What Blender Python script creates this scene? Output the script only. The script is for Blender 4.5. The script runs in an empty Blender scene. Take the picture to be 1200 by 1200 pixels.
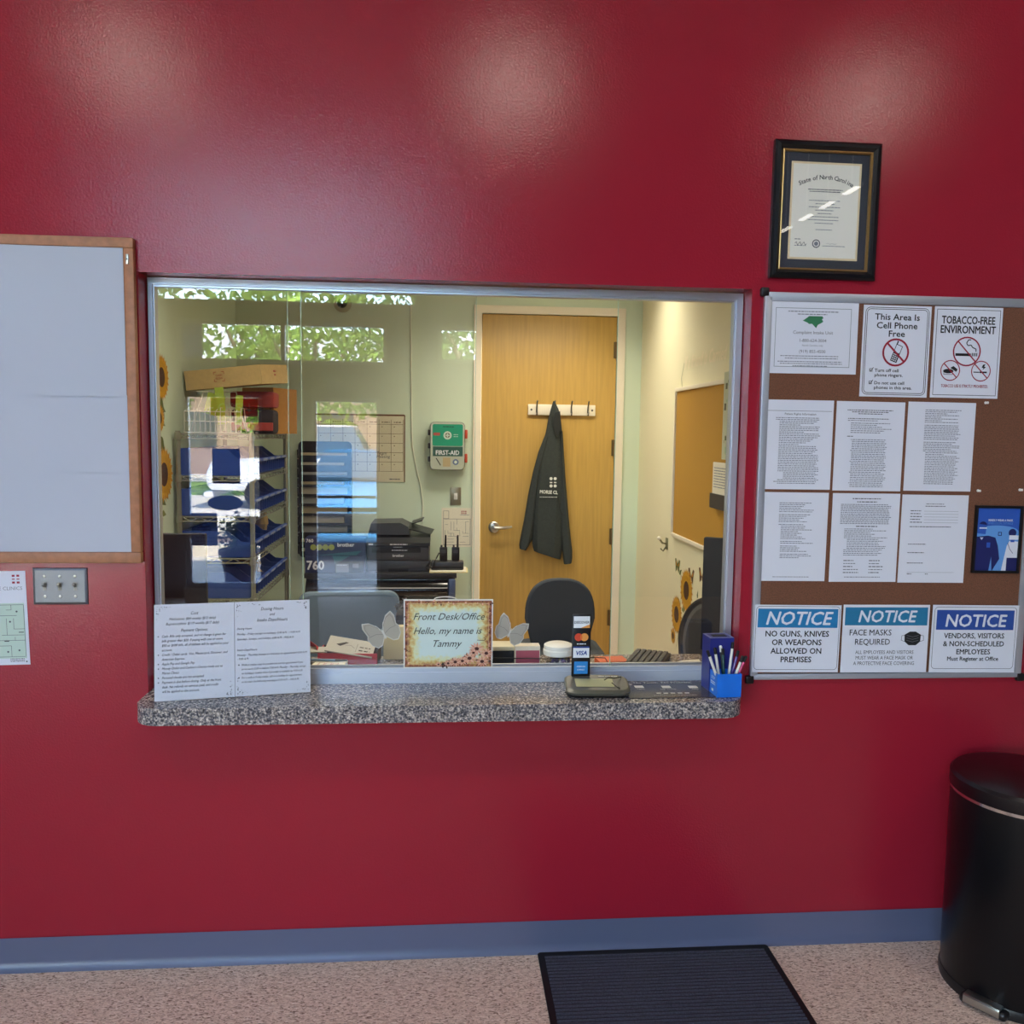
import bpy, bmesh, math, random
from mathutils import Matrix, Vector
random.seed(7)
C = bpy.context.scene.collection
SC = bpy.context.scene
PI = math.pi

# ------------------------------------------------------------------ camera
CAM = (0.0, -2.6, 1.6495); YAW, PITCH, ROLL, FPX = .0821, .091, .0137, 1009.5
_f = Vector((math.sin(YAW)*math.cos(PITCH), math.cos(YAW)*math.cos(PITCH), -math.sin(PITCH)))
_r0 = Vector((math.cos(YAW), -math.sin(YAW), 0)); _u0 = _r0.cross(_f)
_r = _r0*math.cos(ROLL)+_u0*math.sin(ROLL); _u = -_r0*math.sin(ROLL)+_u0*math.cos(ROLL)
cam = bpy.data.cameras.new('camera'); cam.sensor_width = 36; cam.lens = FPX/1200*36; cam.clip_start = .01
camo = bpy.data.objects.new('camera', cam); C.objects.link(camo)
camo.matrix_world = Matrix(((_r.x, _u.x, -_f.x, CAM[0]), (_r.y, _u.y, -_f.y, CAM[1]), (_r.z, _u.z, -_f.z, CAM[2]), (0, 0, 0, 1)))
SC.camera = camo

# ------------------------------------------------------------------ sky, sun, daylight, exposure
SC.view_settings.view_transform = 'Standard'; SC.view_settings.look = 'None'
SC.view_settings.gamma = 1; SC.view_settings.use_curve_mapping = False
SC.view_settings.exposure = 0.0
w = bpy.data.worlds.new('sky'); SC.world = w; w.use_nodes = True
nt = w.node_tree; nt.nodes.clear()
sky = nt.nodes.new('ShaderNodeTexSky'); sky.sky_type = 'NISHITA'; sky.sun_disc = False
sky.sun_elevation = math.radians(52); sky.sun_rotation = math.radians(60); sky.air_density = 1.0; sky.dust_density = .6
bg = nt.nodes.new('ShaderNodeBackground'); bg.inputs['Strength'].default_value = 4.0
ow = nt.nodes.new('ShaderNodeOutputWorld')
nt.links.new(sky.outputs[0], bg.inputs[0]); nt.links.new(bg.outputs[0], ow.inputs[0])
sl = bpy.data.lights.new('sun', 'SUN'); sl.energy = 70; sl.angle = .009; sl.color = (1, .95, .87)
so = bpy.data.objects.new('sun', sl); C.objects.link(so)
so.rotation_euler = Vector((-.45, -.42, -.79)).to_track_quat('-Z', 'Y').to_euler()

def area(name, loc, target, sx, sy, power, col):
    l = bpy.data.lights.new(name, 'AREA'); l.shape = 'RECTANGLE'; l.size = sx; l.size_y = sy; l.energy = power; l.color = col
    o = bpy.data.objects.new(name, l); C.objects.link(o); o.location = loc
    o.rotation_euler = (Vector(target)-Vector(loc)).to_track_quat('-Z', 'Z').to_euler(); return o
def portal(x0, x1, z0, z1):
    o = area('storefront_portal', ((x0+x1)/2, -5.78, (z0+z1)/2), ((x0+x1)/2, 0, (z0+z1)/2), x1-x0, z1-z0, 1, (1, 1, 1)); o.data.cycles.is_portal = True

# ------------------------------------------------------------------ helpers
def at(px, py, axis, val):
    d = _f + _r*((px-600)/FPX) - _u*((py-600)/FPX)
    o = Vector(CAM); return o + d*((val-o[axis])/d[axis])
def lin(h):
    if isinstance(h, str):
        v = [int(h[i:i+2], 16)/255 for i in (0, 2, 4)]
        return tuple(c/12.92 if c <= .04045 else ((c+.055)/1.055)**2.4 for c in v)+(1,)
    return tuple(h)+(1,)
MATS = {}
def pm(name, col, rough=.6, metal=0, spec=.5, noise=0, nscale=30, bump=0, bscale=200, coat=0, emit=0, stretch=None, col2=None, trans=0):
    if name in MATS: return MATS[name]
    m = bpy.data.materials.new(name); m.use_nodes = True; n = m.node_tree; b = n.nodes['Principled BSDF']
    b.inputs['Roughness'].default_value = rough; b.inputs['Metallic'].default_value = metal
    b.inputs['Specular IOR Level'].default_value = spec; b.inputs['Coat Weight'].default_value = coat
    c = lin(col); b.inputs['Base Color'].default_value = c
    if emit: b.inputs['Emission Color'].default_value = c; b.inputs['Emission Strength'].default_value = emit
    tc = n.nodes.new('ShaderNodeTexCoord'); mp = n.nodes.new('ShaderNodeMapping'); n.links.new(tc.outputs['Object'], mp.inputs[0])
    if stretch: mp.inputs['Scale'].default_value = stretch
    if noise or col2:
        t = n.nodes.new('ShaderNodeTexNoise'); t.inputs['Scale'].default_value = nscale; t.inputs['Detail'].default_value = 4
        n.links.new(mp.outputs[0], t.inputs['Vector'])
        r = n.nodes.new('ShaderNodeValToRGB'); r.color_ramp.elements[0].position = .35; r.color_ramp.elements[1].position = .65
        c2 = lin(col2) if col2 else tuple(min(1, x*(1+noise)) for x in c[:3])+(1,)
        r.color_ramp.elements[0].color = c if col2 else tuple(x*(1-noise) for x in c[:3])+(1,); r.color_ramp.elements[1].color = c2
        n.links.new(t.outputs['Fac'], r.inputs[0]); n.links.new(r.outputs[0], b.inputs['Base Color'])
    if bump:
        t = n.nodes.new('ShaderNodeTexNoise'); t.inputs['Scale'].default_value = bscale; t.inputs['Detail'].default_value = 3
        n.links.new(mp.outputs[0], t.inputs['Vector'])
        bp = n.nodes.new('ShaderNodeBump'); bp.inputs['Strength'].default_value = bump; bp.inputs['Distance'].default_value = .002
        n.links.new(t.outputs['Fac'], bp.inputs['Height']); n.links.new(bp.outputs[0], b.inputs['Normal'])
    if trans:
        o = n.nodes['Material Output']; tr = n.nodes.new('ShaderNodeBsdfTranslucent'); tr.inputs[0].default_value = c; mx = n.nodes.new('ShaderNodeMixShader'); mx.inputs[0].default_value = trans
        n.links.new(b.outputs[0], mx.inputs[1]); n.links.new(tr.outputs[0], mx.inputs[2]); n.links.new(mx.outputs[0], o.inputs[0])
    MATS[name] = m; return m
def glass(name, ior=1.5, tint=(1, 1, 1)):
    if name in MATS: return MATS[name]
    m = bpy.data.materials.new(name); m.use_nodes = True; n = m.node_tree; n.nodes.clear()
    o = n.nodes.new('ShaderNodeOutputMaterial'); mx = n.nodes.new('ShaderNodeMixShader'); f = n.nodes.new('ShaderNodeFresnel')
    t = n.nodes.new('ShaderNodeBsdfTransparent'); g = n.nodes.new('ShaderNodeBsdfGlossy'); g.inputs['Roughness'].default_value = 0
    ge = n.nodes.new('ShaderNodeNewGeometry'); mr = n.nodes.new('ShaderNodeMapRange'); mr.inputs['To Min'].default_value = ior; mr.inputs['To Max'].default_value = 1/ior
    n.links.new(ge.outputs['Backfacing'], mr.inputs['Value']); n.links.new(mr.outputs[0], f.inputs['IOR']); t.inputs[0].default_value = tint+(1,)
    # same reflectance from either side of a face
    n.links.new(f.outputs[0], mx.inputs[0]); n.links.new(t.outputs[0], mx.inputs[1]); n.links.new(g.outputs[0], mx.inputs[2]); n.links.new(mx.outputs[0], o.inputs[0])
    MATS[name] = m; return m

class MB:
    def __init__(s): s.v = []; s.f = []; s.mi = []; s.mats = []; s.sm = []; s.M = Matrix.Identity(4)
    def m(s, mat):
        if mat not in s.mats: s.mats.append(mat)
        return s.mats.index(mat)
    def add(s, vs, fs, mat, smooth=False):
        o = len(s.v); i = s.m(mat)
        s.v += [s.M @ Vector(v) for v in vs]
        for f in fs: s.f.append([o+k for k in f]); s.mi.append(i); s.sm.append(smooth)
        return s
    def box(s, x0, x1, y0, y1, z0, z1, mat):
        v = [(x, y, z) for x in (x0, x1) for y in (y0, y1) for z in (z0, z1)]
        return s.add(v, [(0, 1, 3, 2), (4, 6, 7, 5), (0, 4, 5, 1), (2, 3, 7, 6), (0, 2, 6, 4), (1, 5, 7, 3)], mat)
    def rbox(s, x0, x1, y0, y1, z0, z1, mat, r=.005, seg=2):
        bm = bmesh.new(); bmesh.ops.create_cube(bm, size=1)
        for v in bm.verts: v.co = Vector(((x0+x1)/2+v.co.x*(x1-x0), (y0+y1)/2+v.co.y*(y1-y0), (z0+z1)/2+v.co.z*(z1-z0)))
        r = min(r, .49*min(x1-x0, y1-y0, z1-z0))
        bmesh.ops.bevel(bm, geom=bm.edges[:], offset=r, segments=seg, profile=.5, affect='EDGES')
        bm.verts.index_update()
        s.add([v.co.copy() for v in bm.verts], [[v.index for v in f.verts] for f in bm.faces], mat, True); bm.free(); return s
    def quad(s, x0, x1, y0, y1, z, mat): return s.add([(x0, y0, z), (x1, y0, z), (x1, y1, z), (x0, y1, z)], [(0, 1, 2, 3)], mat)
    def poly(s, pts, z, mat): return s.add([(p[0], p[1], z) for p in pts], [list(range(len(pts)))], mat)
    def prism(s, pts, z0, z1, mat, smooth=False):
        n = len(pts); v = [(p[0], p[1], z0) for p in pts]+[(p[0], p[1], z1) for p in pts]
        s.add(v, [list(range(n))[::-1], list(range(n, 2*n))], mat)
        return s.add(v, [(i, (i+1) % n, n+(i+1) % n, n+i) for i in range(n)], mat, smooth)
    def disc(s, x, y, r, z, mat, n=20, ry=None, a0=0, a1=2*PI):
        return s.poly([(x+r*math.cos(a0+(a1-a0)*i/n), y+(ry or r)*math.sin(a0+(a1-a0)*i/n)) for i in range(n)], z, mat)
    def ring(s, x, y, r0, r1, z, mat, n=28):
        v = []
        for i in range(n):
            a = 2*PI*i/n; v += [(x+r0*math.cos(a), y+r0*math.sin(a), z), (x+r1*math.cos(a), y+r1*math.sin(a), z)]
        return s.add(v, [(2*i, 2*i+1, (2*i+3) % (2*n), (2*i+2) % (2*n)) for i in range(n)], mat)
    def frame2(s, x0, x1, y0, y1, t, z, mat, r=0):
        if r == 0:
            s.quad(x0, x1, y0, y0+t, z, mat); s.quad(x0, x1, y1-t, y1, z, mat)
            s.quad(x0, x0+t, y0+t, y1-t, z, mat); return s.quad(x1-t, x1, y0+t, y1-t, z, mat)
        o = rrect(x0, x1, y0, y1, r, 5); i = rrect(x0+t, x1-t, y0+t, y1-t, max(r-t, .0005), 5); n = len(o)
        return s.add([(p[0], p[1], z) for p in o+i], [(k, (k+1) % n, n+(k+1) % n, n+k) for k in range(n)], mat)
    def line(s, p, q, t, z, mat):
        d = Vector((q[0]-p[0], q[1]-p[1])); d.normalize(); nn = Vector((-d.y, d.x))*t/2
        return s.add([(p[0]+nn.x, p[1]+nn.y, z), (p[0]-nn.x, p[1]-nn.y, z), (q[0]-nn.x, q[1]-nn.y, z), (q[0]+nn.x, q[1]+nn.y, z)], [(0, 1, 2, 3)], mat)
    def pline(s, pts, t, z, mat):
        for a, b in zip(pts, pts[1:]): s.line(a, b, t, z, mat)
        return s
    def loft(s, rings, mat, caps=True, smooth=True):
        n = len(rings[0]); v = [p for r in rings for p in r]; fs = []
        for k in range(len(rings)-1):
            for i in range(n): fs.append((k*n+i, k*n+(i+1) % n, (k+1)*n+(i+1) % n, (k+1)*n+i))
        s.add(v, fs, mat, smooth)
        if caps: s.add(rings[0], [list(range(n))[::-1]], mat); s.add(rings[-1], [list(range(n))], mat)
        return s
    def tube(s, pts, r, mat, n=8):
        pts = [Vector(p) for p in pts]; rings = []
        for i, p in enumerate(pts):
            d = (pts[min(i+1, len(pts)-1)]-pts[max(i-1, 0)]); d.normalize() if d.length else None
            a = Vector((0, 0, 1)) if abs(d.z) < .9 else Vector((1, 0, 0)); u = d.cross(a).normalized(); v = d.cross(u)
            rr = r[i] if isinstance(r, (list, tuple)) else r
            rings.append([p+u*rr*math.cos(2*PI*k/n)+v*rr*math.sin(2*PI*k/n) for k in range(n)])
        return s.loft(rings, mat)
    def lathe(s, prof, mat, x=0, y=0, n=28):
        rings = [[(x+max(r, 1e-4)*math.cos(2*PI*k/n), y+max(r, 1e-4)*math.sin(2*PI*k/n), z) for k in range(n)] for r, z in prof]
        return s.loft(rings, mat)
    def ball(s, x, y, z, r, mat, sx=1, sy=1, sz=1, n=14):
        rings = []
        for j in range(1, 8):
            t = PI*j/8; rings.append([(x+sx*r*math.sin(t)*math.cos(2*PI*k/n), y+sy*r*math.sin(t)*math.sin(2*PI*k/n), z-sz*r*math.cos(t)) for k in range(n)])
        return s.loft(rings, mat)
    def text(s, st, x, y, size, mat, z=.0006, al='CENTER', sx=1, bold=0, shear=0, res=2, mirror=False, rot=0):
        cu = bpy.data.curves.new('t', 'FONT'); cu.body = st; cu.size = size; cu.align_x = al; cu.resolution_u = res; cu.shear = shear
        o = bpy.data.objects.new('t', cu); me = o.to_mesh(); k = -1 if mirror else 1; ca, sa = math.cos(rot), math.sin(rot)
        d_ = max(bold, 0)*size
        for i_, (ox, oy) in enumerate(((-d_, 0), (d_, 0), (0, d_), (0, -d_), (-d_*.7, d_*.7), (d_*.7, -d_*.7)) if d_ > 0 else ((0, 0),)):
            s.add([(x+k*((v.co.x*sx+ox)*ca-(v.co.y+oy)*sa), y+(v.co.x*sx+ox)*sa+(v.co.y+oy)*ca, z+i_*4e-5) for v in me.vertices], [list(p.vertices) for p in me.polygons], mat)
        o.to_mesh_clear(); bpy.data.objects.remove(o); bpy.data.curves.remove(cu); return s
    def words(s, x0, x1, y, h, mat, z=.0005, rag=.9, indent=0, rnd=random):
        x = x0+indent; e = x0+(x1-x0)*rnd.uniform(rag, 1)
        while x < e:
            wl = h*rnd.uniform(1.2, 4.5); s.quad(x, min(x+wl, e), y, y+h, z, mat); x += wl+h*.7
        return s
    def obj(s, name, parent=None, M=None, label=None, cat=None, group=None, kind=None, sharp=35):
        me = bpy.data.meshes.new(name); me.from_pydata([tuple(v) for v in s.v], [], s.f)
        for mt in s.mats: me.materials.append(mt)
        me.polygons.foreach_set('material_index', s.mi); me.polygons.foreach_set('use_smooth', s.sm)
        me.update()
        o = bpy.data.objects.new(name, me); C.objects.link(o)
        if any(s.sm):
            try: me.set_sharp_from_angle(angle=math.radians(sharp))
            except Exception: pass
        if parent: o.parent = parent
        if M is not None: o.matrix_world = M
        return tag(o, label, cat, group, kind)
def tag(o, label=None, cat=None, group=None, kind=None):
    if label: o['label'] = label
    if cat: o['category'] = cat
    if group: o['group'] = group
    if kind: o['kind'] = kind
    return o
def thing(name, label, cat, M, group=None):
    o = bpy.data.objects.new(name, None); o.empty_display_size = .05; C.objects.link(o); o.matrix_world = M
    return tag(o, label, cat, group)
def struct(mb, name, M=None, parent=None): return mb.obj(name, parent, M, kind='structure' if parent is None else None)
def rrect(x0, x1, y0, y1, r, n=4):
    p = []
    for cx, cy, a in ((x1-r, y1-r, 0), (x0+r, y1-r, 90), (x0+r, y0+r, 180), (x1-r, y0+r, 270)):
        for i in range(n+1):
            t = math.radians(a+90*i/n); p.append((cx+r*math.cos(t), cy+r*math.sin(t)))
    return p
def frM(x, y, z, X, Y, Z): return Matrix(((X[0], Y[0], Z[0], x), (X[1], Y[1], Z[1], y), (X[2], Y[2], Z[2], z), (0, 0, 0, 1)))
def front(x, y, z, rot=0): return frM(x, y, z, (1, 0, 0), (0, 0, 1), (0, -1, 0)) @ Matrix.Rotation(rot, 4, 'Z')   # faces the lobby (-y)
def onright(y, z, x=1.35): return frM(x, y, z, (0, -1, 0), (0, 0, 1), (-1, 0, 0))
def onleft(y, z, x=-1.345): return frM(x, y, z, (0, 1, 0), (0, 0, 1), (1, 0, 0))
def up(x, y, z, rot=0): return Matrix.Translation((x, y, z)) @ Matrix.Rotation(rot, 4, 'Z')

# ------------------------------------------------------------------ materials
red = pm('red_satin_wall_paint', '9a1f31', .2, spec=.42, bump=.3, bscale=165)
office_paint = pm('pale_green_wall_paint', 'd2e1c8', .6, bump=.1, bscale=250)
cream_paint = pm('cream_yellow_wall_paint', 'efe9c6', .6, bump=.1, bscale=250)
ceil_m = pm('ceiling_white', 'd8d8d4', .9)
alu = pm('brushed_aluminium', 'c3c8d2', .35, metal=.75)
alu_dull = pm('anodised_aluminium', 'b9bec8', .42, metal=.6)
alu_pale = pm('pale_aluminium', 'c9cfdb', .38, metal=.35)
white_trim = pm('cream_door_casing_paint', 'eee5cf', .45)
paper = pm('white_paper', 'dadde8', .75)
paper_w = pm('warm_white_paper', 'e8e2cc', .75)
ink = pm('black_ink', '16161a', .7)
grey_ink = pm('grey_ink', '7f828b', .8)
dgrey_ink = pm('dark_grey_ink', '55575f', .8)
black_pl = pm('black_plastic', '141416', .38)
black_mt = pm('black_matte_plastic', '1c1c1f', .6)
black_gl = pm('black_gloss', '0b0b0d', .12)
charcoal = pm('charcoal_plastic', '38393c', .45)
chrome = pm('chrome', 'd6d6d8', .15, metal=1)
steel = pm('steel', 'b6b5ae', .28, metal=.95)
wood_frame = pm('tan_wood', 'a97250', .5, noise=.12, nscale=14, stretch=(3, 3, 3))
cork = pm('brown_cork', '6f4733', .9, noise=.25, nscale=350)
white_pl = pm('white_plastic', 'e6e4dc', .4)
navy = pm('navy_blue', '232a7c', .4)
brightblue = pm('bright_blue', '1470dc', .4)
bin_blue = pm('blue_bin_plastic', '27499a', .4)
kraft = pm('kraft_cardboard', 'c8ac74', .85, noise=.05, nscale=40)
brown_box = pm('brown_cardboard', 'b07c34', .85, noise=.05, nscale=40)
pane = glass('clear_glass', 1.62)
shopglass = glass('storefront_glass', 1.25)
picglass = glass('picture_glass', 1.5)
no_red = pm('sign_red', '9a1230', .6)

# ------------------------------------------------------------------ setting: lobby
HX0, HX1, HZ0, HZ1 = -.872, .937, .80, 2.096     # reception opening
LX0, LX1, LY, LH = -5.2, 4.2, -5.8, 4.4
mb = MB()
for a in ((LX0, HX0, 0, .14, 0, LH), (HX1, LX1, 0, .14, 0, LH), (HX0, HX1, 0, .14, HZ1, LH), (HX0, HX1, 0, .14, 0, HZ0)): mb.box(*a, red)
struct(mb, 'wall_front')
def carpet():
    m = bpy.data.materials.new('flecked_carpet'); m.use_nodes = True; n = m.node_tree; b = n.nodes['Principled BSDF']; b.inputs['Roughness'].default_value = 1; b.inputs['Specular IOR Level'].default_value = .1
    tc = n.nodes.new('ShaderNodeTexCoord'); mp = n.nodes.new('ShaderNodeMapping'); mp.inputs['Scale'].default_value = (75, 180, 1); mp.inputs['Rotation'].default_value = (0, 0, .5)
    t = n.nodes.new('ShaderNodeTexNoise'); t.inputs['Scale'].default_value = 1.0; t.inputs['Detail'].default_value = 2; t.inputs['Distortion'].default_value = 1.2
    t2 = n.nodes.new('ShaderNodeTexNoise'); t2.inputs['Scale'].default_value = 3
    r = n.nodes.new('ShaderNodeValToRGB'); e = r.color_ramp.elements
    e[0].position = .30; e[0].color = lin('85685a'); e[1].position = .72; e[1].color = lin('fbeadb')
    for p, c in ((.42, 'd2b6a2'), (.55, 'eed5c0')): q = e.new(p); q.color = lin(c)
    L = n.links.new; L(tc.outputs['Object'], mp.inputs[0]); L(mp.outputs[0], t.inputs['Vector']); L(t.outputs['Fac'], r.inputs[0])
    mx = n.nodes.new('ShaderNodeMix'); mx.data_type = 'RGBA'; mx.blend_type = 'MULTIPLY'; mx.inputs[0].default_value = .3
    L(tc.outputs['Object'], t2.inputs['Vector']); L(r.outputs[0], mx.inputs[6]); L(t2.outputs['Color'], mx.inputs[7])
    bp = n.nodes.new('ShaderNodeBump'); bp.inputs['Strength'].default_value = .8; bp.inputs['Distance'].default_value = .004
    L(t.outputs['Fac'], bp.inputs['Height']); L(bp.outputs[0], b.inputs['Normal']); L(r.outputs[0], b.inputs['Base Color']); return m
struct(MB().box(LX0-.14, LX1+.14, LY-.14, 3.38, -.1, 0, carpet()), 'floor')
struct(MB().box(LX0-.14, LX1+.14, LY-.14, .14, LH, LH+.1, ceil_m), 'ceiling_lobby')
grey_wall = pm('grey_wall_paint', '86868a', .5, bump=.2, bscale=250)
struct(MB().box(LX1, LX1+.14, LY, .14, 0, LH, grey_wall), 'wall_right_lobby')
struct(MB().box(LX0-.14, LX0, LY, .14, 0, LH, grey_wall), 'wall_left_lobby')
# vinyl cove base along the reception wall
vinyl = pm('slate_blue_vinyl', '5c627c', .35, spec=.6)
prof = [(0, .102), (-.003, .104), (-.004, .03), (-.007, .012), (-.018, .0), (0, 0)]
mb = MB(); mb.loft([[(x, p[0], p[1]) for p in prof] for x in (LX0, LX1)], vinyl); struct(mb, 'baseboard_front')
# storefront wall behind the photographer
OPEN = [(-1.272, -.604, 0, 1.974), (-2.49, -1.74, .10, 2.0), (-2.543, -.538, 2.29, 2.70), (-2.75, -.25, 2.87, 3.85), (-.046, .47, 2.33, 2.69), (-4.9, -2.95, .1, 1.9)]  # last opening: unseen window, added to let more daylight into the lobby
xs = sorted({LX0, LX1, *[v for o in OPEN for v in o[:2]]}); zs = sorted({0, LH, *[v for o in OPEN for v in o[2:]]})
mb = MB()
for a, b in zip(xs, xs[1:]):
    for c, d in zip(zs, zs[1:]):
        if not any(o[0] < (a+b)/2 < o[1] and o[2] < (c+d)/2 < o[3] for o in OPEN): mb.box(a, b, LY-.14, LY, c, d, grey_wall)
struct(mb, 'wall_storefront')
for i, o in enumerate(OPEN):
    portal(*o); mb = MB(); t = .02 if i == 3 else .04
    for a in ((o[0], o[1], o[2], o[2]+t), (o[0], o[1], o[3]-t, o[3]), (o[0], o[0]+t, o[2]+t, o[3]-t), (o[1]-t, o[1], o[2]+t, o[3]-t)): mb.box(a[0], a[1], LY-.1, LY-.04, a[2], a[3], alu_dull)
    if i == 2: mb.box(-1.56, -1.52, LY-.1, LY-.04, o[2]+t, o[3]-t, alu_dull)
    if i == 0: mb.box(o[0]+t, o[1]-t, LY-.1, LY-.04, .85, .89, alu_dull)
    f = struct(mb, 'door_2' if i == 0 else 'window_%d' % (i+1))
    g = MB().box(o[0]+t, o[1]-t, LY-.073, LY-.067, o[2]+t, o[3]-t, shopglass); g.obj('glass_pane', f)
    if i == 0: MB().tube([(-1.22, LY-.02, 1.0), (-.65, LY-.02, 1.0)], .016, alu_dull).obj('push_bar', f)
# round ceiling lamps of the lobby
glow = pm('lamp_glow', (1, .93, .82), .5, emit=9)
def downlight(x, y, lab, p=10):
    t = thing('ceiling_lamp', lab, 'lamp', up(x, y, 3.5), 'round lobby ceiling lamps')
    MB().tube([(0, 0, .001), (0, 0, LH-3.502)], .008, white_pl).obj('hanging_rod', t)
    MB().lathe([(.20, -.001), (.20, -.03), (.17, -.035), (.165, -.02), (.165, -.002), (0, -.0005)], white_pl).obj('trim_ring', t)
    MB().lathe([(.0, -.021), (.163, -.021), (.163, -.016), (0, -.016)], glow).obj('lens', t)
    l = bpy.data.lights.new('lamp_light', 'AREA'); l.shape = 'DISK'; l.size = .32; l.energy = p; l.color = (1, .9, .78)
    o = bpy.data.objects.new('lamp_light', l); C.objects.link(o); o.parent = t; o.location = (0, 0, -.04)
downlight(-1.55, -1.98, 'round white ceiling lamp at the left, above the wood framed board', 8)
downlight(.35, -2.06, 'round white ceiling lamp above the reception window')
downlight(2.25, -2.07, 'round white ceiling lamp at the right, above the cork notice board')
for k, y in enumerate((-3.75, -4.15, -4.55, -4.98)):
    t = thing('strip_lamp', 'slim white hanging strip lamp, number %s counted from the reception wall' % ('one', 'two', 'three', 'four')[k], 'lamp', up(3.0, y, 3.5), 'strip lamps in a row below the lobby ceiling')
    MB().tube([(0, 0, .0), (0, 0, LH-3.502)], .006, white_pl).obj('hanging_rod', t)
    MB().box(-.035, .035, -.11, .11, -.03, -.001, white_pl).obj('housing', t)
    MB().box(-.022, .022, -.1, .1, -.036, -.0305, glow).obj('diffuser', t)

# ------------------------------------------------------------------ setting: office behind the window
OY, OH, OX0, OX1 = 3.24, 2.75, -1.345, 1.35
DX0, DX1, DZ = .262, 1.180, 2.445
mb = MB()
for a in ((OX0-.1, DX0, 0, OH), (DX1, OX1+.1, 0, OH), (DX0, DX1, DZ, OH)): mb.box(a[0], a[1], OY, OY+.12, a[2], a[3], office_paint)
struct(mb, 'wall_back')
struct(MB().box(OX0-.1, OX0, .14, OY, 0, OH, office_paint), 'wall_left')
struct(MB().box(OX1, OX1+.1, .14, OY, 0, OH, cream_paint), 'wall_right')
struct(MB().box(OX0-.1, OX1+.1, .14, OY+.12, OH, OH+.08, ceil_m), 'ceiling_office')
# office ceiling panels
def panel(lab, x, y, hx_, hy_, p, spread):
    t = thing('ceiling_light_panel', lab, 'lamp', up(x, y, OH))
    MB().box(-hx_-.03, hx_+.03, -hy_-.03, hy_+.03, -.012, -.001, white_pl).obj('frame', t)
    MB().box(-hx_, hx_, -hy_, hy_, -.016, -.0125, pm('panel_glow', (1, .93, .76), .5, emit=2.5)).obj('diffuser', t)
    l = bpy.data.lights.new('panel_light', 'AREA'); l.shape = 'RECTANGLE'; l.size = 2*hx_; l.size_y = 2*hy_; l.spread = math.radians(spread); l.energy = p; l.color = (1, .92, .76)
    o = bpy.data.objects.new('panel_light', l); C.objects.link(o); o.parent = t; o.location = (0, 0, -.03)
panel('long white light panel in the office ceiling near the maple door', .6, 2.5, .59, .17, 17, 128)
panel('long white light panel in the office ceiling above the reception desk', -.4, .95, .59, .17, 17, 140)

# door_1: flush maple door with casing, hinges and lever
maple = pm('maple_veneer', 'be9950', .38, noise=.07, nscale=9, stretch=(6, 1, .35))
mb = MB()
cw = .052
mb.box(DX0-cw, DX0, OY-.018, OY+.001, 0, DZ+cw, white_trim); mb.box(DX1, DX1+cw, OY-.018, OY+.001, 0, DZ+cw, white_trim); mb.box(DX0, DX1, OY-.018, OY+.001, DZ, DZ+cw, white_trim)
mb.box(DX0-.001, DX0+.012, OY+.05, OY+.12, 0, DZ, white_trim); mb.box(DX1-.012, DX1+.001, OY+.05, OY+.12, 0, DZ, white_trim); mb.box(DX0, DX1, OY+.05, OY+.12, DZ-.012, DZ+.001, white_trim)
door = struct(mb, 'door_1')
leaf_ = MB().rbox(DX0+.003, DX1-.004, OY-.002, OY+.042, .012, DZ-.004, maple, .003).obj('door_leaf', door)
hingem = pm('hinge_bronze', '7c6a4c', .4, metal=.8)
for z in (2.22, 1.56, .95, .38):
    q = at(720, 400, 1, OY)
    MB().tube([(DX1-.006, OY-.010, z-.055), (DX1-.006, OY-.010, z+.055)], .009, hingem).box(DX1-.024, DX1-.001, OY-.005, OY-.0022, z-.055, z+.055, hingem).obj('hinge', leaf_)
p = at(579, 618, 1, OY-.02); mb = MB(); mb.M = front(p.x, OY-.0025, p.z)
mb.lathe([(0, .0), (.038, 0), (.038, .008), (.03, .014), (.014, .016), (.013, .05), (0, .052)], steel)
mb.tube([(0, 0, .045), (.02, 0, .05), (.06, .0, .052), (.1, .004, .05), (.118, .006, .042)], [.011, .012, .011, .010, .009], steel); mb.obj('lever_handle', leaf_)

# ------------------------------------------------------------------ reception window
FY0, FY1 = .068, .112
TZ = at(600, 782, 1, .07).z; CZ = .862
mb = MB()
fx0, fx1, fz1 = -.868, .934, 2.093
for (a, b, c, d) in ((fx0, fx1, fz1-.019, fz1), (fx0, fx0+.013, CZ, fz1-.019), (fx1-.019, fx1, CZ, fz1-.019)):
    mb.box(a, b, FY0, FY1, c, d, alu_dull)
    # inner bead
for (a, b, c, d) in ((fx0+.013, fx1-.019, fz1-.025, fz1-.019), (fx0+.013, fx0+.017, CZ, fz1-.025), (fx1-.025, fx1-.019, CZ, fz1-.025)): mb.box(a, b, .075, .105, c, d, alu)
window = struct(mb, 'window_1')
mb = MB(); mb.box(fx0, fx1, FY0, FY1+.01, CZ, TZ-.014, alu_pale); mb.box(fx0, fx1, FY0+.004, FY0+.012, TZ-.014, TZ, alu_pale); mb.box(fx0, fx1, FY1-.004, FY1+.008, TZ-.014, TZ, alu); mb.box(fx0, fx1, .088, .092, TZ-.014, TZ-.004, alu)
mb.obj('sill_track', window)
edge = pm('polished_glass_edge', 'b8d2b4', .2, spec=.8)
def gpane(x0, x1, y, name='glass_pane'):
    g = MB().box(x0+.0014, x1-.0014, y, y+.006, TZ-.008, fz1-.022, pane).obj(name, window)
    for x in (x0, x1-.0014): MB().box(x, x+.0014, y, y+.006, TZ-.008, fz1-.022, edge).obj('pane_edge', g)
lx = [at(338, 500, 1, .1).x, at(354, 500, 1, .085).x, at(557, 500, 1, .1).x, at(721, 500, 1, .085).x]
gpane(fx0+.014, lx[1], .082); gpane(lx[0], lx[2], .097); gpane(lx[3], fx1-.021, .082)
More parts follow.
